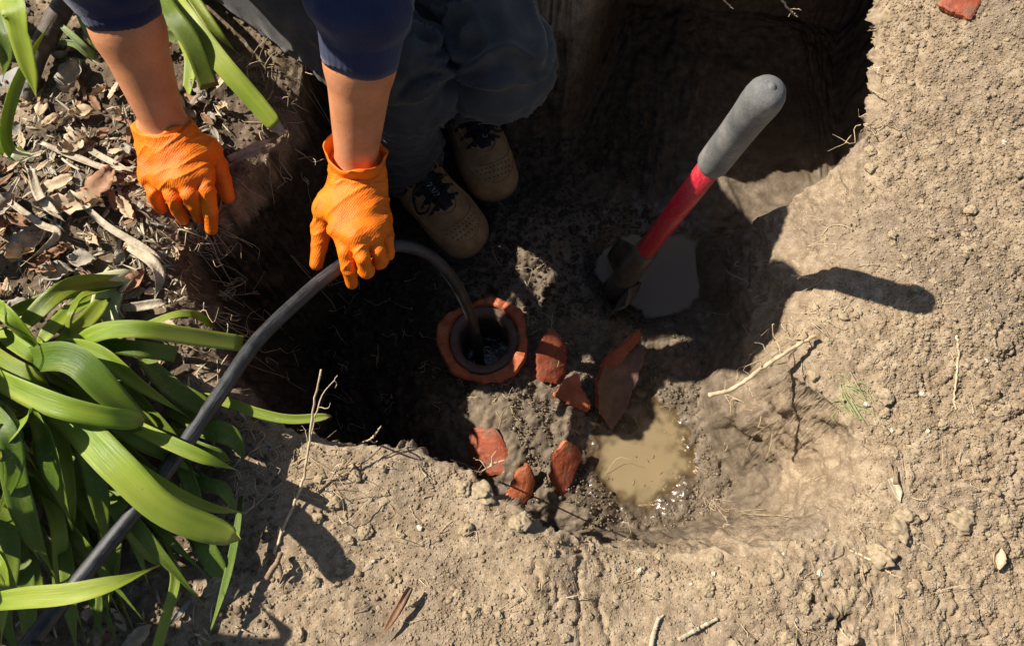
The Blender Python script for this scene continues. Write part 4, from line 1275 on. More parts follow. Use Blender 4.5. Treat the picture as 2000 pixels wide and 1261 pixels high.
# ------------------------------------------------------------------ strap-leaved plants
def ribbon(P, wid, roll=0.0, keel=0.18, thick=.0009, nc=7, droop=0.0, wave=0.0, seed=1, face=None):
    """strap leaf with a shallow channel: P centre line, wid half widths, roll in radians (number or list)"""
    n = len(P)
    T = nrm(np.gradient(P, axis=0))
    face = np.array([0.05, -0.25, 1.0]) if face is None else np.asarray(face, float)
    N = nrm(face[None] - T * (T @ face)[:, None])
    B = np.cross(T, N)
    rl = np.interp(np.linspace(0, 1, n), np.linspace(0, 1, len(np.atleast_1d(roll))), np.atleast_1d(roll))
    Br = B * np.cos(rl)[:, None] + N * np.sin(rl)[:, None]; Nr = N * np.cos(rl)[:, None] - B * np.sin(rl)[:, None]
    s = np.linspace(-1, 1, nc)
    rs = np.random.RandomState(seed); ph = rs.rand(3) * 6.3
    arc = np.concatenate([[0], np.cumsum(np.linalg.norm(np.diff(P, axis=0), axis=1))])
    wv = wave * np.sin(arc * 55 + ph[0])
    top = P[:, None] + (wid[:, None] * s[None])[:, :, None] * Br[:, None] + (wid[:, None] * (keel * (np.abs(s)[None] ** 1.4)) + wv[:, None] * (s[None] ** 3))[:, :, None] * Nr[:, None]
    bot = top - Nr[:, None] * (thick * (0.25 + .75 * (1 - s ** 2)))[None, :, None]
    V = np.vstack([top.reshape(-1, 3), bot.reshape(-1, 3)])
    uv1 = np.stack(np.broadcast_arrays(((s + 1) / 2)[None, :], arc[:, None]), -1).reshape(-1, 2)
    uv = np.vstack([uv1, uv1])
    k = n * nc; F = []
    for i in range(n - 1):
        for j in range(nc - 1):
            a = i * nc + j; q = (a, a + nc, a + nc + 1, a + 1)
            F += [q, tuple(k + t for t in q[::-1])]
        a = i * nc; F.append((a, k + a, k + a + nc, a + nc))
        a = i * nc + nc - 1; F.append((a + nc, k + a + nc, k + a, a))
    for j in range(nc - 1):
        F.append((j, j + 1, k + j + 1, k + j)); a = (n - 1) * nc + j; F.append((a + 1, a, k + a, k + a + 1))
    return V, F, uv

def width_profile(n, w, tip='point', base=.75):
    t = np.linspace(0, 1, n)
    p = base + (1 - base) * smooth(0, .3, t)
    if tip == 'point': p = p * np.clip(1 - smooth(.55, 1.0, t) ** 1.6 * .985, .012, 1)
    elif tip == 'round': p = p * np.sqrt(np.clip(1 - (np.clip((t - .86) / .14, 0, 1)) ** 2, .004, 1)) * (1 - .12 * smooth(.5, .9, t))
    return p * w

LEAFN = [0]
def along(o, n, nc):
    """0 at the leaf's base, 1 at its tip"""
    at = o.data.attributes.new("along", 'FLOAT', 'POINT')
    at.data.foreach_set("value", np.tile(np.repeat(np.linspace(0, 1, n), nc), 2).astype(np.float32))
    return o
def leaf(parent, pts, wpx, mat='leaf', roll=0.0, tip='point', keel=.28, base=.75, name="leaf", label=None, wave=.0, n=26):
    LEAFN[0] += 1
    Pw = [W(*p) for p in pts]
    P = catmull(Pw, n)
    dep = np.mean([abs((q - CAM) @ np.array([0, math.sin(TILT), -math.cos(TILT)])) for q in Pw])
    w = wpx * .78 / FPX * dep / 2
    V, F, uv = ribbon(P, width_profile(n, w, tip, base), roll, keel, seed=LEAFN[0], wave=wave or w * .09)
    return along(part(name, (V, F), M[mat], parent, uv=uv, label=label), n, 7)

plant = thing("strap_leaf_plant", "large clump of glossy green strap leaves sprawling at the left edge", "plant", W(-60, 830, 0))
B0 = (-70, 760, .06)
lv = lambda pts, w, *a, **k: leaf(plant, pts, w, *a, **k)
# upper layer, sprawling to the right
lv([(-90, 690, .09), (0, 742, .16), (100, 787, .185), (200, 812, .175), (283, 822, .15)], 62, 'leaf', -.25, 'round', keel=.12, label="broad leaf with pale scars and rounded tip")
lv([(40, 740, .08), (150, 830, .15), (235, 915, .165), (330, 1000, .145), (470, 1054, .10)], 80, 'leaf', .18, 'round', keel=.10, base=.7, label="broad leaf lit bright green in its upper half")
lv([(-60, 1180, .17), (40, 1168, .235), (140, 1160, .255), (230, 1138, .25), (312, 1103, .22)], 52, 'leaf', [.2, .5, .9], 'point', keel=.34, label="folded leaf lit along its lower half")
lv([(120, 690, .06), (185, 652, .125), (260, 642, .135), (360, 655, .105), (474, 671, .060)], 44, 'leaf', .15, 'cut', keel=.10, label="long leaf with a torn square end")
lv([(95, 720, .05), (128, 680, .11), (195, 690, .13), (275, 752, .115), (370, 815, .07)], 44, 'leaf', -.2, 'point')
lv([(140, 700, .05), (200, 675, .10), (270, 680, .115), (345, 690, .09)], 44, 'leafdark', -.45, 'cut', keel=.22)
lv([(20, 720, .05), (78, 700, .13), (150, 705, .16), (235, 785, .14), (350, 875, .07)], 72, 'leafdark', .1, 'point')
lv([(-60, 650, .06), (0, 705, .13), (60, 740, .14), (110, 770, .11)], 54, 'leafyellow', .1, 'point')
lv([(-60, 560, .08), (0, 600, .16), (50, 650, .15), (110, 720, .09)], 42, 'leaf', -.3, 'point')
lv([(-80, 640, .06), (0, 655, .10), (60, 690, .12), (130, 745, .08)], 40, 'leaf', .3, 'point')
lv([(-80, 880, .05), (0, 860, .18), (40, 825, .20), (70, 790, .17)], 46, 'leaf', .4, 'point')
lv([(-90, 960, .06), (-20, 900, .17), (15, 850, .19), (30, 800, .18)], 36, 'leafyellow', -.4, 'point')
# lower layer hanging downwards
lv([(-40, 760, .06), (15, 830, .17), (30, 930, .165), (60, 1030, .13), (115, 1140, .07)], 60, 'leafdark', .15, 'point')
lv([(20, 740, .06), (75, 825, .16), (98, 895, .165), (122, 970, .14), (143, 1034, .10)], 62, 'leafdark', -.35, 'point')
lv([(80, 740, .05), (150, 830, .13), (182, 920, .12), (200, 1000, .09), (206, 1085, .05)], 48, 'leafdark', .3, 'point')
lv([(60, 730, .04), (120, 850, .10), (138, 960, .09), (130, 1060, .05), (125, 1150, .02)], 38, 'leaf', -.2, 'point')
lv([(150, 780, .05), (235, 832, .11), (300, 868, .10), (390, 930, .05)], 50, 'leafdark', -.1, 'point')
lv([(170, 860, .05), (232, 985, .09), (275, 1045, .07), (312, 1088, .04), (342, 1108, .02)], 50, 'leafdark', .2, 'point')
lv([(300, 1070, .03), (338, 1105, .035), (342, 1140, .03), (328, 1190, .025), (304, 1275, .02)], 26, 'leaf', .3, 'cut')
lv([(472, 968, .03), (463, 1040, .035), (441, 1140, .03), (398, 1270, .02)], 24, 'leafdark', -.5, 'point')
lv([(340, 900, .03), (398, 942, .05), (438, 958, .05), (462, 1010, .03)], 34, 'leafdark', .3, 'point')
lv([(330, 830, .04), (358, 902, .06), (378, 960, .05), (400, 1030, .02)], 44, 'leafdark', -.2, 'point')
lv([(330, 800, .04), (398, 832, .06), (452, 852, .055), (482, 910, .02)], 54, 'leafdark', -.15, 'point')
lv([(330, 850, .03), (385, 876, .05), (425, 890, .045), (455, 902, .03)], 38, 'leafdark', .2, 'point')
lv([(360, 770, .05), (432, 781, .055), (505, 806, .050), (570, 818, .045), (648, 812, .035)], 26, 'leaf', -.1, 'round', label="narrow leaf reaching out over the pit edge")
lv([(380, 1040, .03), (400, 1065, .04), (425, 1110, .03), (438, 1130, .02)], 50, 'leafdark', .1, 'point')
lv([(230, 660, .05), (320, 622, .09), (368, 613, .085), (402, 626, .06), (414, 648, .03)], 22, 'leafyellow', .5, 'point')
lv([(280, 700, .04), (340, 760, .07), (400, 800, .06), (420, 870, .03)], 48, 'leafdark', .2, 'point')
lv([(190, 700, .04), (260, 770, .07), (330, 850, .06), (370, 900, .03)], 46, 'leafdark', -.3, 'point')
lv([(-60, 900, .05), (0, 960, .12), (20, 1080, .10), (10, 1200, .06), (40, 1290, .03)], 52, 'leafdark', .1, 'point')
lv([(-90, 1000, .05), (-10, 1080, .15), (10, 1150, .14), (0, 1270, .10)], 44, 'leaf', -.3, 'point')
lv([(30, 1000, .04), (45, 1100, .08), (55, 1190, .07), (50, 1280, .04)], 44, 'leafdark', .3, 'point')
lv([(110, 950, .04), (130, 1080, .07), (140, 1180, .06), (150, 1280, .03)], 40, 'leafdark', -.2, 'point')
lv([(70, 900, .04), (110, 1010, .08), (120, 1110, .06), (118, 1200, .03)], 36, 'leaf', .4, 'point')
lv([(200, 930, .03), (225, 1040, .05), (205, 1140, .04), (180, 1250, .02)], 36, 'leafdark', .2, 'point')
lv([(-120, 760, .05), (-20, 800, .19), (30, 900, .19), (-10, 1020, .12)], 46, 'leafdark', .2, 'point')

lv([(180, 790, .06), (290, 845, .12), (390, 890, .12), (470, 920, .09)], 34, 'leaf', .2, 'point')
lv([(200, 860, .06), (300, 930, .115), (400, 985, .11), (482, 1002, .085)], 30, 'leaf', -.3, 'point')
rs = np.random.RandomState(31)
for i in range(34):
    ex_, ey_ = rs.uniform(110, 430), rs.uniform(820, 1290)
    bx_, by_ = rs.uniform(-60, 160), rs.uniform(700, 880)
    zz = rs.uniform(.03, .09)
    lv([(bx_, by_, .03), (bx_ + (ex_ - bx_) * .35 + rs.randn() * 25, by_ + (ey_ - by_) * .3, zz), (bx_ + (ex_ - bx_) * .7 + rs.randn() * 20, by_ + (ey_ - by_) * .66, zz * .9), (ex_, ey_, .018)],
       rs.uniform(26, 48), ['leafdark', 'leafdark', 'leaf'][i % 3], rs.uniform(-.5, .5), 'point', n=18)
for i in range(12):
    bx_, by_ = rs.uniform(-110, -40), rs.uniform(620, 1000); ex_, ey_ = rs.uniform(20, 130), by_ + rs.uniform(-60, 260)
    zz = rs.uniform(.10, .17)
    lv([(bx_, by_, .06), (bx_ * .5 + ex_ * .5 - 20, by_ * .6 + ey_ * .4 - 10, zz), (ex_, ey_, zz * .7)], rs.uniform(26, 44), ['leaf', 'leafyellow', 'leafdark'][i % 3], rs.uniform(-.6, .6), 'point', n=18)

# plant torn half out of the ground, its pale base towards the pit
torn = thing("uprooted_plant", "strap-leaved plant lying on the litter, its pale base towards the pit", "plant", W(225, 556, .01))
lt = lambda pts, w, *a, **k: leaf(torn, pts, w, *a, **k)
lt([(238, 545, .040), (165, 553, .075), (112, 575, .10), (50, 632, .10), (-20, 700, .07)], 44, 'leafyellow', .15, 'point', base=.6)
lt([(232, 556, .035), (165, 580, .070), (140, 620, .08), (128, 690, .05)], 40, 'leafyellow', -.6, 'point', base=.6)
lt([(225, 562, .03), (170, 560, .05), (90, 585, .07), (20, 612, .06), (-40, 640, .05)], 34, 'leaf', .3, 'point', base=.6)
lt([(218, 566, .03), (150, 600, .05), (95, 650, .07), (60, 690, .06)], 40, 'leaf', -.2, 'point', base=.6)
lt([(215, 568, .03), (180, 615, .05), (130, 665, .07), (70, 715, .05)], 42, 'leaf', .3, 'point', base=.6)
part("leaf_base", (lambda P: ribbon(P, width_profile(16, .017, 'cut', 1.0), .2, .55, .003)[:2])(catmull([W(236, 540, .030), W(222, 558, .036), W(212, 585, .034), W(205, 622, .026)], 16)), M['stem'], torn)
part("leaf_base", (lambda P: ribbon(P, width_profile(16, .014, 'cut', 1.0), -.3, .5, .003)[:2])(catmull([W(238, 550, .026), W(226, 580, .032), W(220, 605, .028), W(232, 625, .02)], 16)), M['stem'], torn)
part("leaf_base", tube(catmull([W(246, 552, .018), W(236, 546, .030), W(205, 548, .046), W(160, 554, .066)], 14), np.linspace(.017, .008, 14), 14), M['stem'], torn)

# young plants at the top left
pl = thing("leaning_leaf_plant", "bright plant at the top left with a pale base and two curved leaves", "plant", W(72, 314, .01))
la = lambda pts, w, *a, **k: leaf(pl, pts, w, *a, **k)
la([(78, 316, .02), (30, 306, .035), (12, 265, .06), (25, 190, .10), (60, 108, .13), (107, 33, .14)], 27, 'leaf', [-.2, -.6, -.9], 'point', base=.9)
la([(72, 318, .02), (30, 300, .03), (0, 285, .04), (-40, 262, .05)], 36, 'leafyellow', .2, 'point', base=.8)
part("leaf_base", tube(catmull([W(88, 320, .012), W(70, 315, .02), W(45, 310, .028), W(25, 300, .036)], 12), np.linspace(.013, .008, 12), 12), M['stem'], pl)
pb = thing("hanging_leaf_plant", "broad bright leaf hanging down from the top left corner", "plant", W(20, -60, .01))
leaf(pb, [(0, -80, .12), (25, 0, .19), (42, 70, .17), (60, 140, .13), (72, 197, .09)], 70, 'leaf', -.25, 'point', keel=.2)
leaf(pb, [(-60, -20, .06), (-10, 30, .11), (10, 100, .10), (5, 160, .06)], 44, 'leafdark', .2, 'point')
ps = thing("seedling_plant", "small pale plant with thin leaves beside the forearm", "plant", W(206, 132, .01))
lsx = lambda pts, w, *a, **k: leaf(ps, pts, w, *a, **k)
part("leaf_base", tube(catmull([W(214, 136, .012), W(200, 128, .022), W(186, 114, .03)], 10), np.linspace(.0075, .006, 10), 10), M['stem'], ps)
lsx([(202, 129, .02), (170, 105, .04), (140, 85, .05), (85, 85, .045)], 17, 'leafpale', .3, 'point', base=.9)
lsx([(200, 127, .02), (165, 92, .05), (130, 60, .06), (108, 40, .06)], 17, 'leafpale', -.2, 'point', base=.9)
lsx([(196, 124, .02), (180, 80, .05), (160, 40, .06), (140, 5, .06)], 17, 'leafpale', .2, 'point', base=.9)
lsx([(200, 132, .02), (150, 118, .03), (110, 116, .03), (75, 128, .02)], 11, 'leafpale', .2, 'point', base=.9)
lsx([(203, 134, .02), (180, 152, .02), (150, 172, .015), (120, 190, .01)], 10, 'leafpale', .2, 'point', base=.9)
pt = thing("bank_leaf_plant", "strap leaves between the two arms, one cut pale at its tip", "plant", W(330, -40, .01))
lb = lambda pts, w, *a, **k: leaf(pt, pts, w, *a, **k)
lb([(300, -60, .05), (355, 20, .085), (430, 120, .075), (500, 200, .05), (546, 256, .03)], 50, 'leaf', -.15, 'round', keel=.08, label="long leaf ending in a pale cut tip")
part("cut_tip", (lambda r: r[:2])(ribbon(catmull([W(532, 240, .034), W(545, 252, .033), W(557, 261, .030)], 8), np.linspace(.011, .003, 8), -.15, .1, .002)), M['straw'], pt)
lb([(290, -50, .07), (328, 20, .105), (375, 85, .095), (410, 172, .06)], 48, 'leafdark', .25, 'cut', keel=.05, label="ribbed dark leaf with a cut end")
lb([(430, 60, .03), (360, 72, .035), (250, 75, .04), (100, 72, .03)], 40, 'leafdark', .2, 'point')
lb([(345, 60, .03), (372, 105, .045), (372, 150, .04), (358, 212, .02)], 34, 'leaf', -.3, 'round')
lb([(310, -80, .06), (370, -10, .09), (420, 60, .08), (470, 110, .05)], 30, 'leaf', .5, 'point')
lb([(250, -60, .05), (310, 10, .06), (350, 60, .05), (385, 130, .03)], 36, 'leafdark', .1, 'point')

# ------------------------------------------------------------------ unseen leafy clumps up-sun, added to shade the left side
def clump(base, n, seed, label, lean, hmax=.5):
    rs = np.random.RandomState(seed)
    t = thing("strap_leaf_plant", label, "plant", base)
    for i in range(n):
        a = lean + rs.uniform(-2.2, 2.2); Lf = rs.uniform(.24, .44); hh = rs.uniform(.16, hmax)
        d = np.array([math.cos(a), math.sin(a), 0]); b = np.array(base) + np.append(rs.uniform(-.05, .05, 2), .0)
        P = catmull([b, b + d * Lf * .25 + np.array([0, 0, hh * .75]), b + d * Lf * .62 + np.array([0, 0, hh]), b + d * Lf + np.array([0, 0, hh * .65])], 18)
        V, F, uv = ribbon(P, width_profile(18, rs.uniform(.015, .022), 'point', .6), rs.uniform(-.5, .5), .18, nc=5, seed=i)
        along(part("leaf", (V, F), M[['leaf', 'leafdark', 'leafdark'][i % 3]], t, uv=uv), 18, 5)
clump((-.98, .04, .0), 20, 1, "unseen leafy clump shading from just beyond the left edge, level with the hose", .2, .42)
clump((-.84, -.30, .0), 22, 2, "unseen leafy clump shading from beyond the bottom left corner", 1.2, .40)
clump((-1.10, .50, .0), 5, 3, "unseen leafy clump added beyond the upper left edge", -.6, .22)
# ------------------------------------------------------------------ spade lying under the leaves
sp = thing("spade", "grey spade blade lying under leaves in the upper left corner", "spade", W(60, 230, .01))
ol = [(-70, 190, .030), (-10, 150, .036), (40, 132, .040), (66, 142, .040), (84, 178, .034), (134, 211, .026), (66, 272, .022), (-12, 334, .022), (-90, 330, .022)]
pts = catmull(np.array([W(*p) for p in ol + ol[:1]]), 46)[:-1]
pts[:, 2] += .0025 * np.sin(np.arange(45) * .8)
c0 = pts.mean(0); Vb = []; Fb = []
for side, dz in ((0, 0.), (1, -.0025)):
    for f in (1.0, .75, .45):
        Vb += list(c0 + (pts - c0) * f + np.array([0, 0, dz - .012 * (1 - f * f)]))
    Vb.append(c0 + np.array([0, 0, dz - .013]))
n = 45; blk = 3 * n + 1
for s_ in (0, 1):
    b = s_ * blk
    for r in range(2):
        for j in range(n):
            q = (b + r * n + j, b + r * n + (j + 1) % n, b + (r + 1) * n + (j + 1) % n, b + (r + 1) * n + j); Fb.append(q if s_ == 0 else q[::-1])
    for j in range(n):
        q = (b + 2 * n + j, b + 2 * n + (j + 1) % n, b + 3 * n); Fb.append(q if s_ == 0 else q[::-1])
for j in range(n): Fb.append((j, blk + j, blk + (j + 1) % n, (j + 1) % n))
part("blade", (np.array(Vb), Fb), M['blade'], sp)
part("socket", tube(catmull([W(56, 196, .034), W(62, 160, .046), W(74, 112, .052), W(92, 70, .056)], 16), np.linspace(.007, .0135, 16), 14), M['steel'], sp)
part("handle", tube(catmull([W(84, 88, .054), W(118, 22, .060), W(165, -60, .066), W(300, -330, .075)], 20), .0145, 14), M['wood'], sp)

# ------------------------------------------------------------------ roots and sticks
def rootlet(P, r0, r1, n=20, jit=.0, seed=0, seg=6):
    P = catmull(P, n); rs = np.random.RandomState(seed)
    P = P + rs.randn(*P.shape) * jit
    return tube(P, np.linspace(r0, r1, n) * (1 + .12 * rs.randn(n) if r0 > .0015 else 1), seg, rough=.10 if r0 > .0015 else 0)
def twig(name, main, r0, r1, branches, mat, label, cat, group=None, jit=.0006, seed=1):
    M0 = [W(*p) if len(p) == 3 else on_ground(p[0], p[1], r0 * .8) for p in main]
    t = thing(name, label, cat, M0[0], group)
    part("stem", rootlet(M0, r0, r1, 30, jit, seed), M[mat], t)
    for i, (pts, r) in enumerate(branches):
        part("side_root", rootlet([W(*p) if len(p) == 3 else on_ground(p[0], p[1], r) for p in pts], r, r * .45, 12, jit, seed + i), M[mat], t)
    return t
twig("bare_root", [(1592, 655, -.012), (1535, 688, -.012), (1482, 724, -.014), (1432, 759, -.018), (1384, 772, -.020)], .0026, .0032,
     [([(1510, 706, -.013), (1500, 690, -.01), (1488, 672, -.006), (1475, 668, .0)], .0009), ([(1525, 695, -.012), (1520, 672, -.006), (1510, 652, .0)], .0009), ([(1490, 720, -.013), (1482, 705, -.005), (1475, 695, .0)], .0008),
      ([(1418, 766, -.019), (1416, 750, -.012), (1418, 736, -.006)], .0007), ([(1455, 748, -.016), (1465, 760, -.018), (1470, 775, -.02)], .0008), ([(1570, 668, -.012), (1558, 640, -.006), (1545, 618, .0)], .001)],
     'root', "long pale bare root jutting out over the right rim of the pit", "root")
twig("upright_twig", [(535, 1080), (560, 1015, .006), (590, 945, .020), (602, 880, .050), (612, 800, .085), (627, 722, .125)], .0020, .0011,
     [([(607, 835, .068), (628, 775, .085), (650, 745, .095), (660, 732, .10)], .0009), ([(652, 742, .095), (658, 748, .092), (655, 758, .09)], .0006), ([(603, 880, .050), (620, 800, .06), (640, 798, .065), (645, 785, .07)], .0008), ([(604, 870, .05), (598, 850, .06), (592, 830, .065)], .0006)],
     'root', "thin pale twig standing up in front of the dark pit", "twig")
twig("ground_root", [(1867, 655), (1870, 690), (1867, 735), (1862, 775), (1865, 800)], .0018, .0010,
     [([(1868, 705), (1890, 725), (1910, 742)], .0008), ([(1866, 715), (1856, 690), (1850, 680)], .0007), ([(1864, 785), (1878, 788), (1890, 780)], .0007), ([(1864, 790), (1856, 802), (1848, 812)], .0006)],
     'root', "thin branching root lying on the dry ground at the right", "root")
twig("pale_stick", [(1325, 1248), (1360, 1228), (1400, 1207)],   .0030, .0022, [([(1360, 1228, .004), (1350, 1215, .006)], .001)], 'straw', "pale stick half buried near the bottom edge", "stick", jit=.00015)
twig("buried_root", [(1268, 1275), (1276, 1235), (1286, 1205)], .0036, .0026, [([(1286, 1207), (1296, 1200)], .002)], 'straw', "stout pale root end at the bottom edge left of the pale stick", "root", jit=.00015)
twig("curved_twig", [(1660, 1074), (1680, 1084), (1712, 1098), (1735, 1118), (1760, 1128)], .0016, .0011, [([(1660, 1074), (1652, 1062)], .0008)], 'root', "thin curved twig on the cracked ground at lower right", "twig")
twig("short_twig", [(1636, 1222), (1650, 1240), (1668, 1262)], .0014, .0010, [], 'root', "short straight twig close to the bottom edge at right", "twig")
twig("forked_root", [(522, 1128, .012), (532, 1110, .018), (541, 1098, .020), (548, 1080, .012)], .0036, .0030, [([(541, 1098, .018), (549, 1116, .017), (548, 1132, .010)], .0034)], 'rootdark', "knobbly forked root lump on the ground beside the leaf shadows", "root", jit=.0)
twig("hanging_root", [(1522, -10, .0), (1535, 12, -.02), (1548, 26, -.03), (1558, 34, -.035)], .0020, .0009, [([(1540, 18, -.022), (1556, 18, -.02), (1566, 20, -.02)], .0008), ([(1545, 24, -.028), (1540, 34, -.032)], .0006)], 'root', "pale branching root hanging into the dark hollow at the top", "root")
twig("lip_root", [(1410, -8, .0), (1418, 6, -.015), (1432, 18, -.025)], .0013, .0006, [], 'root', "short pale root hanging left of the branching root", "root")
twig("rim_root", [(1728, 128, -.005), (1712, 134, -.02), (1702, 130, -.025)], .0012, .0006, [([(1716, 134, -.015), (1714, 146, -.02), (1718, 156, -.025)], .0010)], 'root', "small root poking from the upper right rim of the dark hollow", "root")
twig("rim_root", [(1724, 186, -.01), (1708, 180, -.025), (1698, 173, -.03)], .0011, .0006, [], 'root', "straight rootlet on the right rim below the small forked one", "root")
twig("rim_root", [(1712, 232, -.01), (1695, 246, -.02), (1680, 258, -.025)], .0013, .0007, [([(1700, 240, -.02), (1690, 252, -.02), (1684, 262, -.02)], .0008)], 'rootdark', "brown rootlets drooping from the right rim corner", "root")
twig("rim_root", [(1592, 545), (1565, 540, -.03), (1545, 538, -.035)], .0012, .0006, [], 'root', "pale rootlet pointing left where the handle shadow meets the rim", "root")
twig("rim_root", [(700, 866), (722, 858, .012), (735, 846, .02), (744, 832, .03)], .0014, .0007, [([(722, 858, .012), (730, 864, .012), (738, 860, .015)], .0008)], 'root', "crooked rootlet standing on the front rim of the pit", "root")
twig("rim_root", [(938, 922), (955, 912, .005), (966, 905, .012), (985, 898, .014)], .0014, .0006, [([(958, 910, .006), (962, 890, .012), (970, 880, .016)], .0008), ([(950, 915, .003), (940, 900, .010), (925, 895, .014)], .0008)], 'root', "pale forked rootlet on the rim in front of the shadowed shard", "root")
# dry straw on the sunlit ground
def strip(pts, w, roll, seed, lift=.003, n=20):
    P = catmull([W(*p) if len(p) == 3 else on_ground(p[0], p[1], lift) for p in pts], n)
    V, F, uv = ribbon(P, width_profile(n, w, 'point', .8), roll, .5, .0008, 5, seed=seed, wave=.0012)
    return V, F
st = thing("straw_piece", "split piece of orange straw on the sunlit ground at bottom centre", "straw", on_ground(770, 1195))
part("strand", strip([(800, 1146, .010), (775, 1190, .010), (742, 1246, .008)], .0045, .3, 1), M['dryleafbrown'], st)
part("strand", strip([(806, 1148, .008), (785, 1185, .008), (765, 1215, .008)], .0035, -.2, 2), M['straw'], st)
wf = thing("wood_flake", "pale splintered flake of wood standing out of the dry ground", "wood flake", on_ground(1745, 950))
part("flake", strip([(1735, 935), (1745, 955), (1755, 980)], .0055, .1, 3, .004), M['straw'], wf)
for k, (a, b) in enumerate(((1733, 905), (1742, 908), (1748, 918))):
    part("splinter", rootlet([on_ground(1742 + 3 * k, 945, .006), on_ground((1742 + a) / 2, (945 + b) / 2, .008), on_ground(a, b, .006)], .0016, .0006, 8), M['rootdark'], wf)

# fine rootlets in the dark walls and along the rims: too many and too thin to count
rs = np.random.RandomState(17); acc = []
def fine(px, py, n, spread, lmin, lmax, r=.0006, out=(0, 0, 0)):
    for _ in range(n):
        p = on_ground(px + rs.randn() * spread, py + rs.randn() * spread, .002)
        d = nrm(rs.randn(3) * np.array([1, 1, .5]) + np.array(out)); Lr = rs.uniform(lmin, lmax)
        q = [p, p + d * Lr * .4 + rs.randn(3) * .006, p + d * Lr * .7 + rs.randn(3) * .01, p + d * Lr + rs.randn(3) * .012]
        q = [np.array([v[0], v[1], max(v[2], gh(v[0], v[1]) + .0012)]) if k else v for k, v in enumerate(q)]
        acc.append(rootlet(q, r * rs.uniform(.7, 1.5), r * .4, 9, .0006, rs.randint(9999), 5))
for a in ((400, 470, 14, 26), (440, 560, 12, 30), (470, 680, 12, 30), (540, 200, 12, 35), (500, 120, 10, 25), (590, 330, 8, 40), (430, 610, 10, 18), (520, 330, 8, 30), (600, 700, 10, 60), (760, 640, 10, 60), (700, 560, 8, 60)):
    fine(*a, .02, .055, .0007, (.6, -.2, .1))
for a in ((1520, 670, 12, 25), (1590, 620, 8, 30), (1480, 800, 8, 40), (1420, 1000, 6, 30), (1050, 640, 8, 20), (980, 800, 14, 25), (950, 900, 10, 22), (650, 930, 16, 40), (540, 880, 14, 40), (500, 900, 10, 30), (1690, 250, 8, 20), (1620, 460, 6, 20)):
    fine(*a, .012, .035, .0006)
for _ in range(150):
    fine(rs.uniform(480, 1950), rs.uniform(500, 1250), 1, 30, .008, .03, .0005)
single("fine_rootlets", join(acc), M['root'], "fine pale rootlets strewn over the walls and soil", None, loc=(0, 0, 0), kind='stuff')
gr = []
for _ in range(26):
    p = on_ground(1650 + rs.randn() * 10, 770 + rs.randn() * 26, .003); a = -.9 + rs.randn() * .25
    d = np.array([math.cos(a), math.sin(a), .02]) * rs.uniform(.02, .055)
    gr.append(rootlet([p, p + d * .5 + rs.randn(3) * .004, p + d + rs.randn(3) * .004], .0006, .0003, 8, 0, 1, 5))
for V_, F_ in gr: V_[:, 2] = np.maximum(V_[:, 2], gh(V_[:, 0], V_[:, 1]) + .0008)
single("dry_grass", join(gr), M['leafpale'], "wisp of dry greenish grass on the right slope", None, loc=(0, 0, 0), kind='stuff')

# ------------------------------------------------------------------ leaf litter on the left bank
def dry_leaf_mesh(L, w, curl, twist, seed, n=12, m=5, ragged=.12):
    rs = np.random.RandomState(seed)
    t = np.linspace(0, 1, n); s = np.linspace(-1, 1, m)
    prof_ = np.sin(np.pi * np.clip(t * .94 + .03, 0, 1)) ** .75 * (1 + ragged * rs.randn(n))
    V0 = np.zeros((n, m, 3))
    ang = curl * (t - .5)
    V0[:, :, 0] = ((t - .5) * L)[:, None] + .03 * L * rs.randn(n)[:, None] * 0
    V0[:, :, 1] = (prof_ * w / 2)[:, None] * s[None]
    V0[:, :, 2] = (L * .35 * (1 - np.cos(ang * 2)))[:, None] + w * .30 * (s ** 2)[None] * (1 + .5 * math.copysign(1, curl)) + rs.randn(n, m) * w * .035
    a = twist * (t - .5)
    y = V0[:, :, 1] * np.cos(a)[:, None] - V0[:, :, 2] * np.sin(a)[:, None]; z = V0[:, :, 1] * np.sin(a)[:, None] + V0[:, :, 2] * np.cos(a)[:, None]
    V0[:, :, 1] = y; V0[:, :, 2] = z
    top_ = V0.reshape(-1, 3); bot_ = top_ - np.array([0, 0, .0007])
    V = np.vstack([top_, bot_]); k = n * m; F = []
    for i in range(n - 1):
        for j in range(m - 1):
            q = (i * m + j, (i + 1) * m + j, (i + 1) * m + j + 1, i * m + j + 1); F += [q, tuple(k + x for x in q[::-1])]
        a0 = i * m; F.append((a0, k + a0, k + a0 + m, a0 + m)); a0 = i * m + m - 1; F.append((a0 + m, k + a0 + m, k + a0, a0))
    for j in range(m - 1):
        F.append((j, j + 1, k + j + 1, k + j)); a0 = (n - 1) * m + j; F.append((a0 + 1, a0, k + a0, k + a0 + 1))
    return V, F
def put_leaf(px, py, L, w, ang, curl, twist, seed, mat, label, lift=.006, tiltx=0.0, tilty=0.0):
    V, F = dry_leaf_mesh(L, w, curl, twist, seed)
    p = on_ground(px, py, lift)
    me = new_mesh("dry_leaf", V, F, M[mat])
    o = place("dry_leaf", me, None, p); o.rotation_euler = (tiltx, tilty, ang)
    return tag(o, label, "dry leaf", "dry leaves littering the left bank")
put_leaf(150, 412, .085, .030, .15, .5, .3, 1, 'dryleaf', "long curled tan leaf with spots on the litter", .010)
put_leaf(205, 375, .060, .034, 1.1, -.4, .5, 2, 'dryleafbrown', "reddish brown leaf propped behind the long curled tan leaf", .014)
put_leaf(158, 295, .040, .032, .7, .3, .2, 3, 'dryleaf', "broad pale yellowish leaf left of the wrist", .008)
put_leaf(152, 165, .050, .034, 1.3, .3, .1, 4, 'dryleafgrey', "grey mottled leaf under the small pale plant", .010)
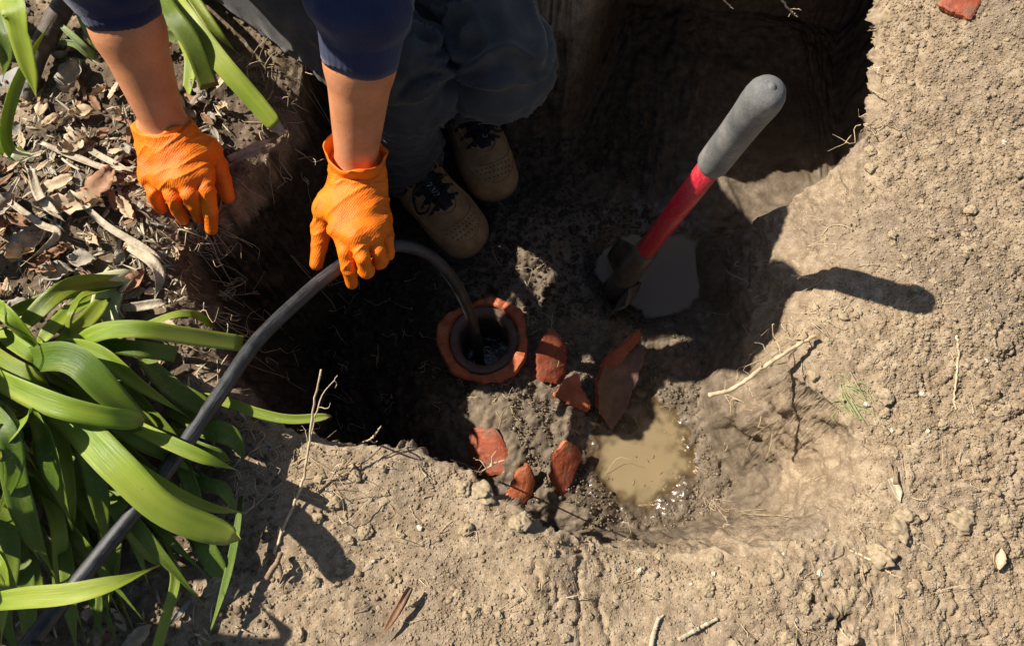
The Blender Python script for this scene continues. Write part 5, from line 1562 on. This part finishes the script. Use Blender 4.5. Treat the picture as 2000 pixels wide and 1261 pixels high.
put_leaf(70, 485, .060, .034, .9, .4, .2, 5, 'dryleaf', "flat pale tan leaf near the left edge", .008)
put_leaf(92, 520, .046, .028, -.5, .4, .3, 6, 'dryleafbrown', "torn brown leaf with a ragged edge beside the flat tan one", .010)
put_leaf(122, 505, .044, .014, .6, .6, .4, 7, 'dryleafbrown', "narrow orange brown leaf lying on the torn one", .014)
put_leaf(12, 452, .030, .026, .3, .5, .2, 8, 'dryleafbrown', "small orange leaf at the left edge of the litter", .008)
put_leaf(122, 540, .040, .030, .2, .3, .2, 9, 'dryleafgrey', "pale grey leaf just above the uprooted plant", .008)
put_leaf(18, 415, .044, .026, 1.1, .5, .3, 10, 'dryleafgrey', "greyish curled leaf at the left edge above the orange one", .008)
put_leaf(170, 230, .034, .020, .3, .5, .2, 11, 'dryleaf', "small tan leaf beside the forearm shadow", .008)
put_leaf(255, 415, .040, .016, -.9, .6, .2, 12, 'dryleaf', "narrow pale leaf next to the gloved little finger", .008)
put_leaf(1941, 1090, .026, .013, 1.3, .1, .1, 13, 'dryleaf', "small yellow leaf alone on the cloddy ground at lower right", .006)
put_leaf(278, 1245, .040, .020, .9, .5, .3, 14, 'dryleaf', "tan leaf on dark soil at the bottom edge by a green leaf", .008)
put_leaf(120, 370, .050, .022, .5, -.5, .3, 15, 'dryleaf', "pale folded leaf above the long curled tan leaf", .012)
put_leaf(60, 445, .046, .020, -.4, .5, .3, 16, 'dryleafbrown', "dark brown leaf crossing the litter near the left edge", .010)
put_leaf(172, 515, .034, .022, .1, .5, .3, 17, 'dryleafgrey', "small grey leaf above the uprooted plant's leaves", .010)
put_leaf(270, 560, .040, .020, .9, .7, .3, 18, 'dryleafbrown', "brown husk leaf beside the pale plant base", .010)
rs = np.random.RandomState(23)
spots = 0
while spots < 190:
    px_, py_ = rs.uniform(-20, 455), rs.uniform(60, 600)
    if spots > 150: px_, py_ = rs.uniform(-10, 440), rs.uniform(620, 1260)
    p = on_ground(px_, py_)
    if p[2] < -.03: continue
    put_leaf(px_, py_, rs.uniform(.012, .034), rs.uniform(.006, .016), rs.uniform(0, 6.3), rs.uniform(-.7, .9), rs.uniform(-.8, .8), 100 + spots,
             ['dryleaf', 'dryleafbrown', 'dryleafgrey', 'dryleaf'][spots % 4], ("small dry leaf scrap on dark soil under the green leaves" if py_ > 610 else "small dry leaf scrap near the spade and pale plants" if py_ < 240 else "small dry leaf scrap close by the resting glove" if px_ > 230 else "small dry leaf scrap in the litter left of the glove"), rs.uniform(.003, .010), rs.uniform(-.4, .4), rs.uniform(-.4, .4))
    spots += 1
# withered strap leaves
WITH = [([(130, 245), (165, 285, .045), (225, 320, .045), (270, 340, .04)], .0042, "withered grey strip running from the spade to the glove"),
        ([(80, 280, .05), (150, 310, .05), (210, 330, .048), (275, 325, .05)], .0050, "pale withered strip lying beside the glove's edge"),
        ([(60, 330, .05), (75, 380, .05), (100, 410, .055), (130, 435, .05)], .0060, "withered strip curling down from the pale plant base"),
        ([(165, 400, .05), (215, 445, .05), (290, 490, .045), (330, 520, .04)], .0046, "long withered strip ending near the pit edge"),
        ([(250, 480, .045), (290, 505, .05), (312, 540, .045), (300, 590, .03)], .0070, "twisted pale strip hanging towards the plant base"),
        ([(20, 395, .045), (80, 440, .05), (110, 460, .05), (40, 520, .045)], .0050, "olive withered strip at the far left"),
        ([(235, 600, .03), (270, 598, .032), (310, 592, .03), (326, 590, .025)], .0060, "straight orange tan husk beside the uprooted plant"),
        ([(445, 310, .03), (480, 295, .03), (510, 280, .035), (535, 270, .035)], .0050, "bundle of pale dry fibre under the cut leaf tip"),
        ([(440, 330, .02), (470, 312, .028), (500, 300, .03), (530, 284, .03)], .0036, "thinner pale fibre below the bundle at the cut leaf tip")]
for i, (pp_, w_, lb_) in enumerate(WITH):
    single("withered_strip", strip(pp_, w_, [rs.uniform(-.8, .8), rs.uniform(-.8, .8), rs.uniform(-.8, .8)], 40 + i), M['straw'], lb_, "dry strip", group="withered strap leaves on the left bank")
for i in range(110):
    px_, py_ = rs.uniform(0, 440), rs.uniform(200, 590); a = rs.uniform(0, 6.3); Lr = rs.uniform(20, 70)
    if on_ground(px_ + math.cos(a) * Lr, py_ + math.sin(a) * Lr)[2] < -.03 or on_ground(px_, py_)[2] < -.03: continue
    q = [(px_, py_), (px_ + math.cos(a) * Lr * .5 + rs.randn() * 6, py_ + math.sin(a) * Lr * .5 + rs.randn() * 6), (px_ + math.cos(a) * Lr, py_ + math.sin(a) * Lr)]
    single("withered_strip", strip(q, rs.uniform(.0010, .0028), [rs.uniform(-1, 1), rs.uniform(-1, 1)], 80 + i, rs.uniform(.003, .010), 12), M[['straw', 'dryleafgrey', 'straw', 'dryleafbrown'][i % 4]],
           ("thin dry shred in the litter right of the long curled leaf" if px_ > 230 else "thin dry shred in the litter between spade and curled leaf" if py_ < 400 else "thin dry shred in the litter above the uprooted plant"), "dry strip", group="withered strap leaves on the left bank")

lit = []
for _ in range(700):
    px_, py_ = (rs.uniform(-10, 450), rs.uniform(190, 600)) if _ < 560 else (rs.uniform(0, 480), rs.uniform(600, 1260))
    p = on_ground(px_, py_, rs.uniform(.001, .005))
    if p[2] < -.03: continue
    a = rs.uniform(0, 6.3); d = np.array([math.cos(a), math.sin(a), rs.uniform(-.15, .15)]) * rs.uniform(.003, .012)
    V_, F_, _u = ribbon(np.array([p - d, p + np.array([0, 0, .001]), p + d]), np.array([.0004, rs.uniform(.0006, .0018), .0003]), rs.uniform(-.6, .6), .3, .0005, 3)
    lit.append((V_, F_))
single("leaf_litter", join(lit), M['straw'], "fine straw and leaf fragments covering the left bank", None, loc=(0, 0, 0), kind='stuff')
bits = []
for _ in range(16):
    p = W(rs.uniform(1160, 1330), rs.uniform(820, 950), -.3738); a = rs.uniform(0, 6.3); d = np.array([math.cos(a), math.sin(a), 0]) * rs.uniform(.001, .005)
    V_, F_, _u = ribbon(np.array([p - d, p, p + d]), np.array([.0004, rs.uniform(.0006, .0014), .0003]), 0, .2, .0005, 3); bits.append((V_, F_))
single("floating_bits", join(bits), M['dryleafbrown'], "tiny plant bits floating on the brown puddle", None, loc=(0, 0, 0), kind='stuff')

# ------------------------------------------------------------------ clods, pebbles and crumbs
ICO_V = None
def ico():
    t = (1 + 5 ** .5) / 2
    V = nrm(np.array([(-1, t, 0), (1, t, 0), (-1, -t, 0), (1, -t, 0), (0, -1, t), (0, 1, t), (0, -1, -t), (0, 1, -t), (t, 0, -1), (t, 0, 1), (-t, 0, -1), (-t, 0, 1)], float))
    F = np.array([(0, 11, 5), (0, 5, 1), (0, 1, 7), (0, 7, 10), (0, 10, 11), (1, 5, 9), (5, 11, 4), (11, 10, 2), (10, 7, 6), (7, 1, 8), (3, 9, 4), (3, 4, 2), (3, 2, 6), (3, 6, 8), (3, 8, 9), (4, 9, 5), (2, 4, 11), (6, 2, 10), (8, 6, 7), (9, 8, 1)])
    return V, F
IV, IF = ico()
def subdiv(V, F):
    V = list(map(tuple, V)); cache = {}; out_ = []
    def mid(a, b):
        k = (min(a, b), max(a, b))
        if k not in cache:
            m = nrm((np.array(V[a]) + np.array(V[b])) / 2); V.append(tuple(m)); cache[k] = len(V) - 1
        return cache[k]
    for a, b, c in F:
        x, y, z = mid(a, b), mid(b, c), mid(c, a); out_ += [(a, x, z), (b, y, x), (c, z, y), (x, y, z)]
    return np.array(V), np.array(out_)
CV, CF = subdiv(*subdiv(*subdiv(IV, IF)))
clod_meshes = []
for s_ in range(7):
    d = 1 + .42 * vnoise3(CV * 1.5 + 10 * s_, s_) + .24 * vnoise3(CV * 3.8 + 5 * s_, s_ + 20) + .13 * vnoise3(CV * 9, s_ + 40)
    clod_meshes.append(CV * d[:, None])
clod_me = {}
def clod(p, r, k, mat, name, label, cat, group, flat=.72):
    key = (k, mat)
    if key not in clod_me: clod_me[key] = new_mesh(name, clod_meshes[k], CF, M[mat], smooth_shade=(mat == 'pebble'))
    o = place(name, clod_me[key], None, p)
    o.scale = (r * rs.uniform(.85, 1.2), r * rs.uniform(.8, 1.15), r * flat); o.rotation_euler = (rs.uniform(-.4, .4), rs.uniform(-.4, .4), rs.uniform(0, 6.3))
    return tag(o, label, cat, group)
BIG = [(690, 925, .0105, "round pale clod beside the rim rootlets"), (940, 965, .017, "pale crumbly clod on the front rim corner"), (1015, 1020, .013, "clod on the rim below the small orange shard"), (905, 955, .010, "smaller clod left of the pale rim corner clod"),
       (1755, 1035, .016, "flat grey clod in the cluster at lower right"), (1720, 1085, .017, "pale flat clod above the curved twig"), (1770, 1010, .013, "smooth oval clod at the top of the lower right cluster"), (1880, 1015, .015, "rounded clod right of the lower right cluster")]
for px_, py_, r, lb_ in BIG:
    clod(on_ground(px_, py_, r * .12), r * .9, rs.randint(7), 'clod', "soil_clod", lb_, "clod", "dry clods of soil")
cnt = 0
while cnt < 150:
    if cnt < 90: px_, py_ = rs.uniform(1560, 2010), rs.uniform(250, 1270)
    else: px_, py_ = rs.uniform(520, 1600), rs.uniform(900, 1270)
    p = on_ground(px_, py_)
    if p[2] < -.05: continue
    r = min(.0085, .0030 * math.exp(abs(rs.randn()) * .5)); p[2] += r * .15
    where = "near the right edge" if px_ > 1830 else "beside the handle shadow" if 450 < py_ < 760 and px_ > 1560 else "above the handle shadow" if py_ < 450 else "on the right slope of the pit" if px_ > 1560 else "along the bottom edge" if py_ > 1150 else "on the front bank below the pit"
    clod(p, r, rs.randint(7), 'clod', "soil_clod", "small dry clod of soil " + where, "clod", "dry clods of soil")
    cnt += 1
for px_, py_, r, lb_ in ((820, 1030, .006, "in the middle of the front bank"), (1250, 1115, .0055, "below the spout of the front rim"), (1800, 770, .006, "left of the branching ground root"), (1740, 840, .005, "above the wood flake"),
                    (1810, 842, .0045, "between wood flake and ground root"), (1690, 790, .007, "just right of the grass wisp"), (730, 1095, .004, "right of the leaf shadow tips"), (1392, 1120, .006, "below the lower right wall of the pit"),
                    (1130, 1020, .004, "on the rim crest by the long cracks"), (1600, 1118, .006, "left of the curved twig"), (1960, 280, .006, "near the right edge above the handle shadow"), (1530, 1082, .004, "at the foot of the right slope"), (1350, 1140, .004, "above the pale buried stick"), (1925, 705, .005, "right of the branching ground root")):
    clod(on_ground(px_, py_, r * .35), r * .55, rs.randint(7), 'pebble', "pebble", "small whitish pebble " + lb_, "pebble", "pale pebbles")

def crumbs(name, N, pick, rmin, rsig, mat, label, rmax=.006):
    P = []; R_ = []
    rr = np.random.RandomState(len(name))
    while sum(len(q) for q in P) < N:
        x = rr.uniform(-.78, .80, 60000); y = rr.uniform(-.42, .60, 60000)
        z = gh(x, y); keep = (rr.rand(60000) < pick(x, y, z)) & (np.abs(gh(x + .012, y) - z) + np.abs(gh(x, y + .012) - z) + np.abs(gh(x - .012, y) - z) < .040)
        P.append(np.column_stack([x, y, z])[keep])
    P = np.vstack(P)[:N]
    R_ = np.minimum(rmin * np.exp(np.abs(rr.randn(N)) * rsig), rmax)
    sc = R_[:, None] * rr.uniform(.7, 1.3, (N, 3)) * np.array([1, 1, .8])
    a = rr.uniform(0, 6.3, N); ca_, sa_ = np.cos(a), np.sin(a)
    jit = rr.uniform(.72, 1.28, (N, 12))
    v = IV[None] * jit[:, :, None] * sc[:, None]
    vx = v[:, :, 0] * ca_[:, None] - v[:, :, 1] * sa_[:, None]; vy = v[:, :, 0] * sa_[:, None] + v[:, :, 1] * ca_[:, None]
    v = np.stack([vx, vy, v[:, :, 2]], -1) + P[:, None] + np.array([0, 0, 1.])[None, None] * (R_ * .25)[:, None, None]
    F = (IF[None] + (np.arange(N) * 12)[:, None, None]).reshape(-1, 3)
    me = new_mesh(name, v.reshape(-1, 3), F, M[mat], smooth_shade=False)
    return tag(place(name, me), label, None, None, 'stuff')
def p_dry(x, y, z):
    k = .22 + .9 * smooth(.45, .62, x) + .6 * smooth(-.1, .5, perlin(x * 9, y * 9, 5)) * smooth(-.2, .0, x + .1)
    return np.where((z > -.06) & (x > -.40), np.clip(k * smooth(-.42, -.2, x + .4 * np.maximum(y, 0) * -1 + .0), 0, 1), np.where((z > -.36) & (x > .2) & (y < .2), .05, 0))
crumbs("soil_crumbs", 42000, p_dry, .0008, .52, 'crumb', "loose dry crumbs of soil on the sunlit ground", .0042)
crumbs("moist_soil_crumbs", 5000, lambda x, y, z: np.where((z > -.05) & (x < -.28), .6, 0), .0014, .55, 'mudcrumb', "moist dark crumbs on the left bank")
crumbs("mud_crumbs", 2600, lambda x, y, z: np.where((z < -.30) & (z > -.372) & (x < .42) & (x > -.06) & (y < .12), .7, 0), .0012, .5, 'wetmud', "wet crumbs of mud on the pit floor", .0045)
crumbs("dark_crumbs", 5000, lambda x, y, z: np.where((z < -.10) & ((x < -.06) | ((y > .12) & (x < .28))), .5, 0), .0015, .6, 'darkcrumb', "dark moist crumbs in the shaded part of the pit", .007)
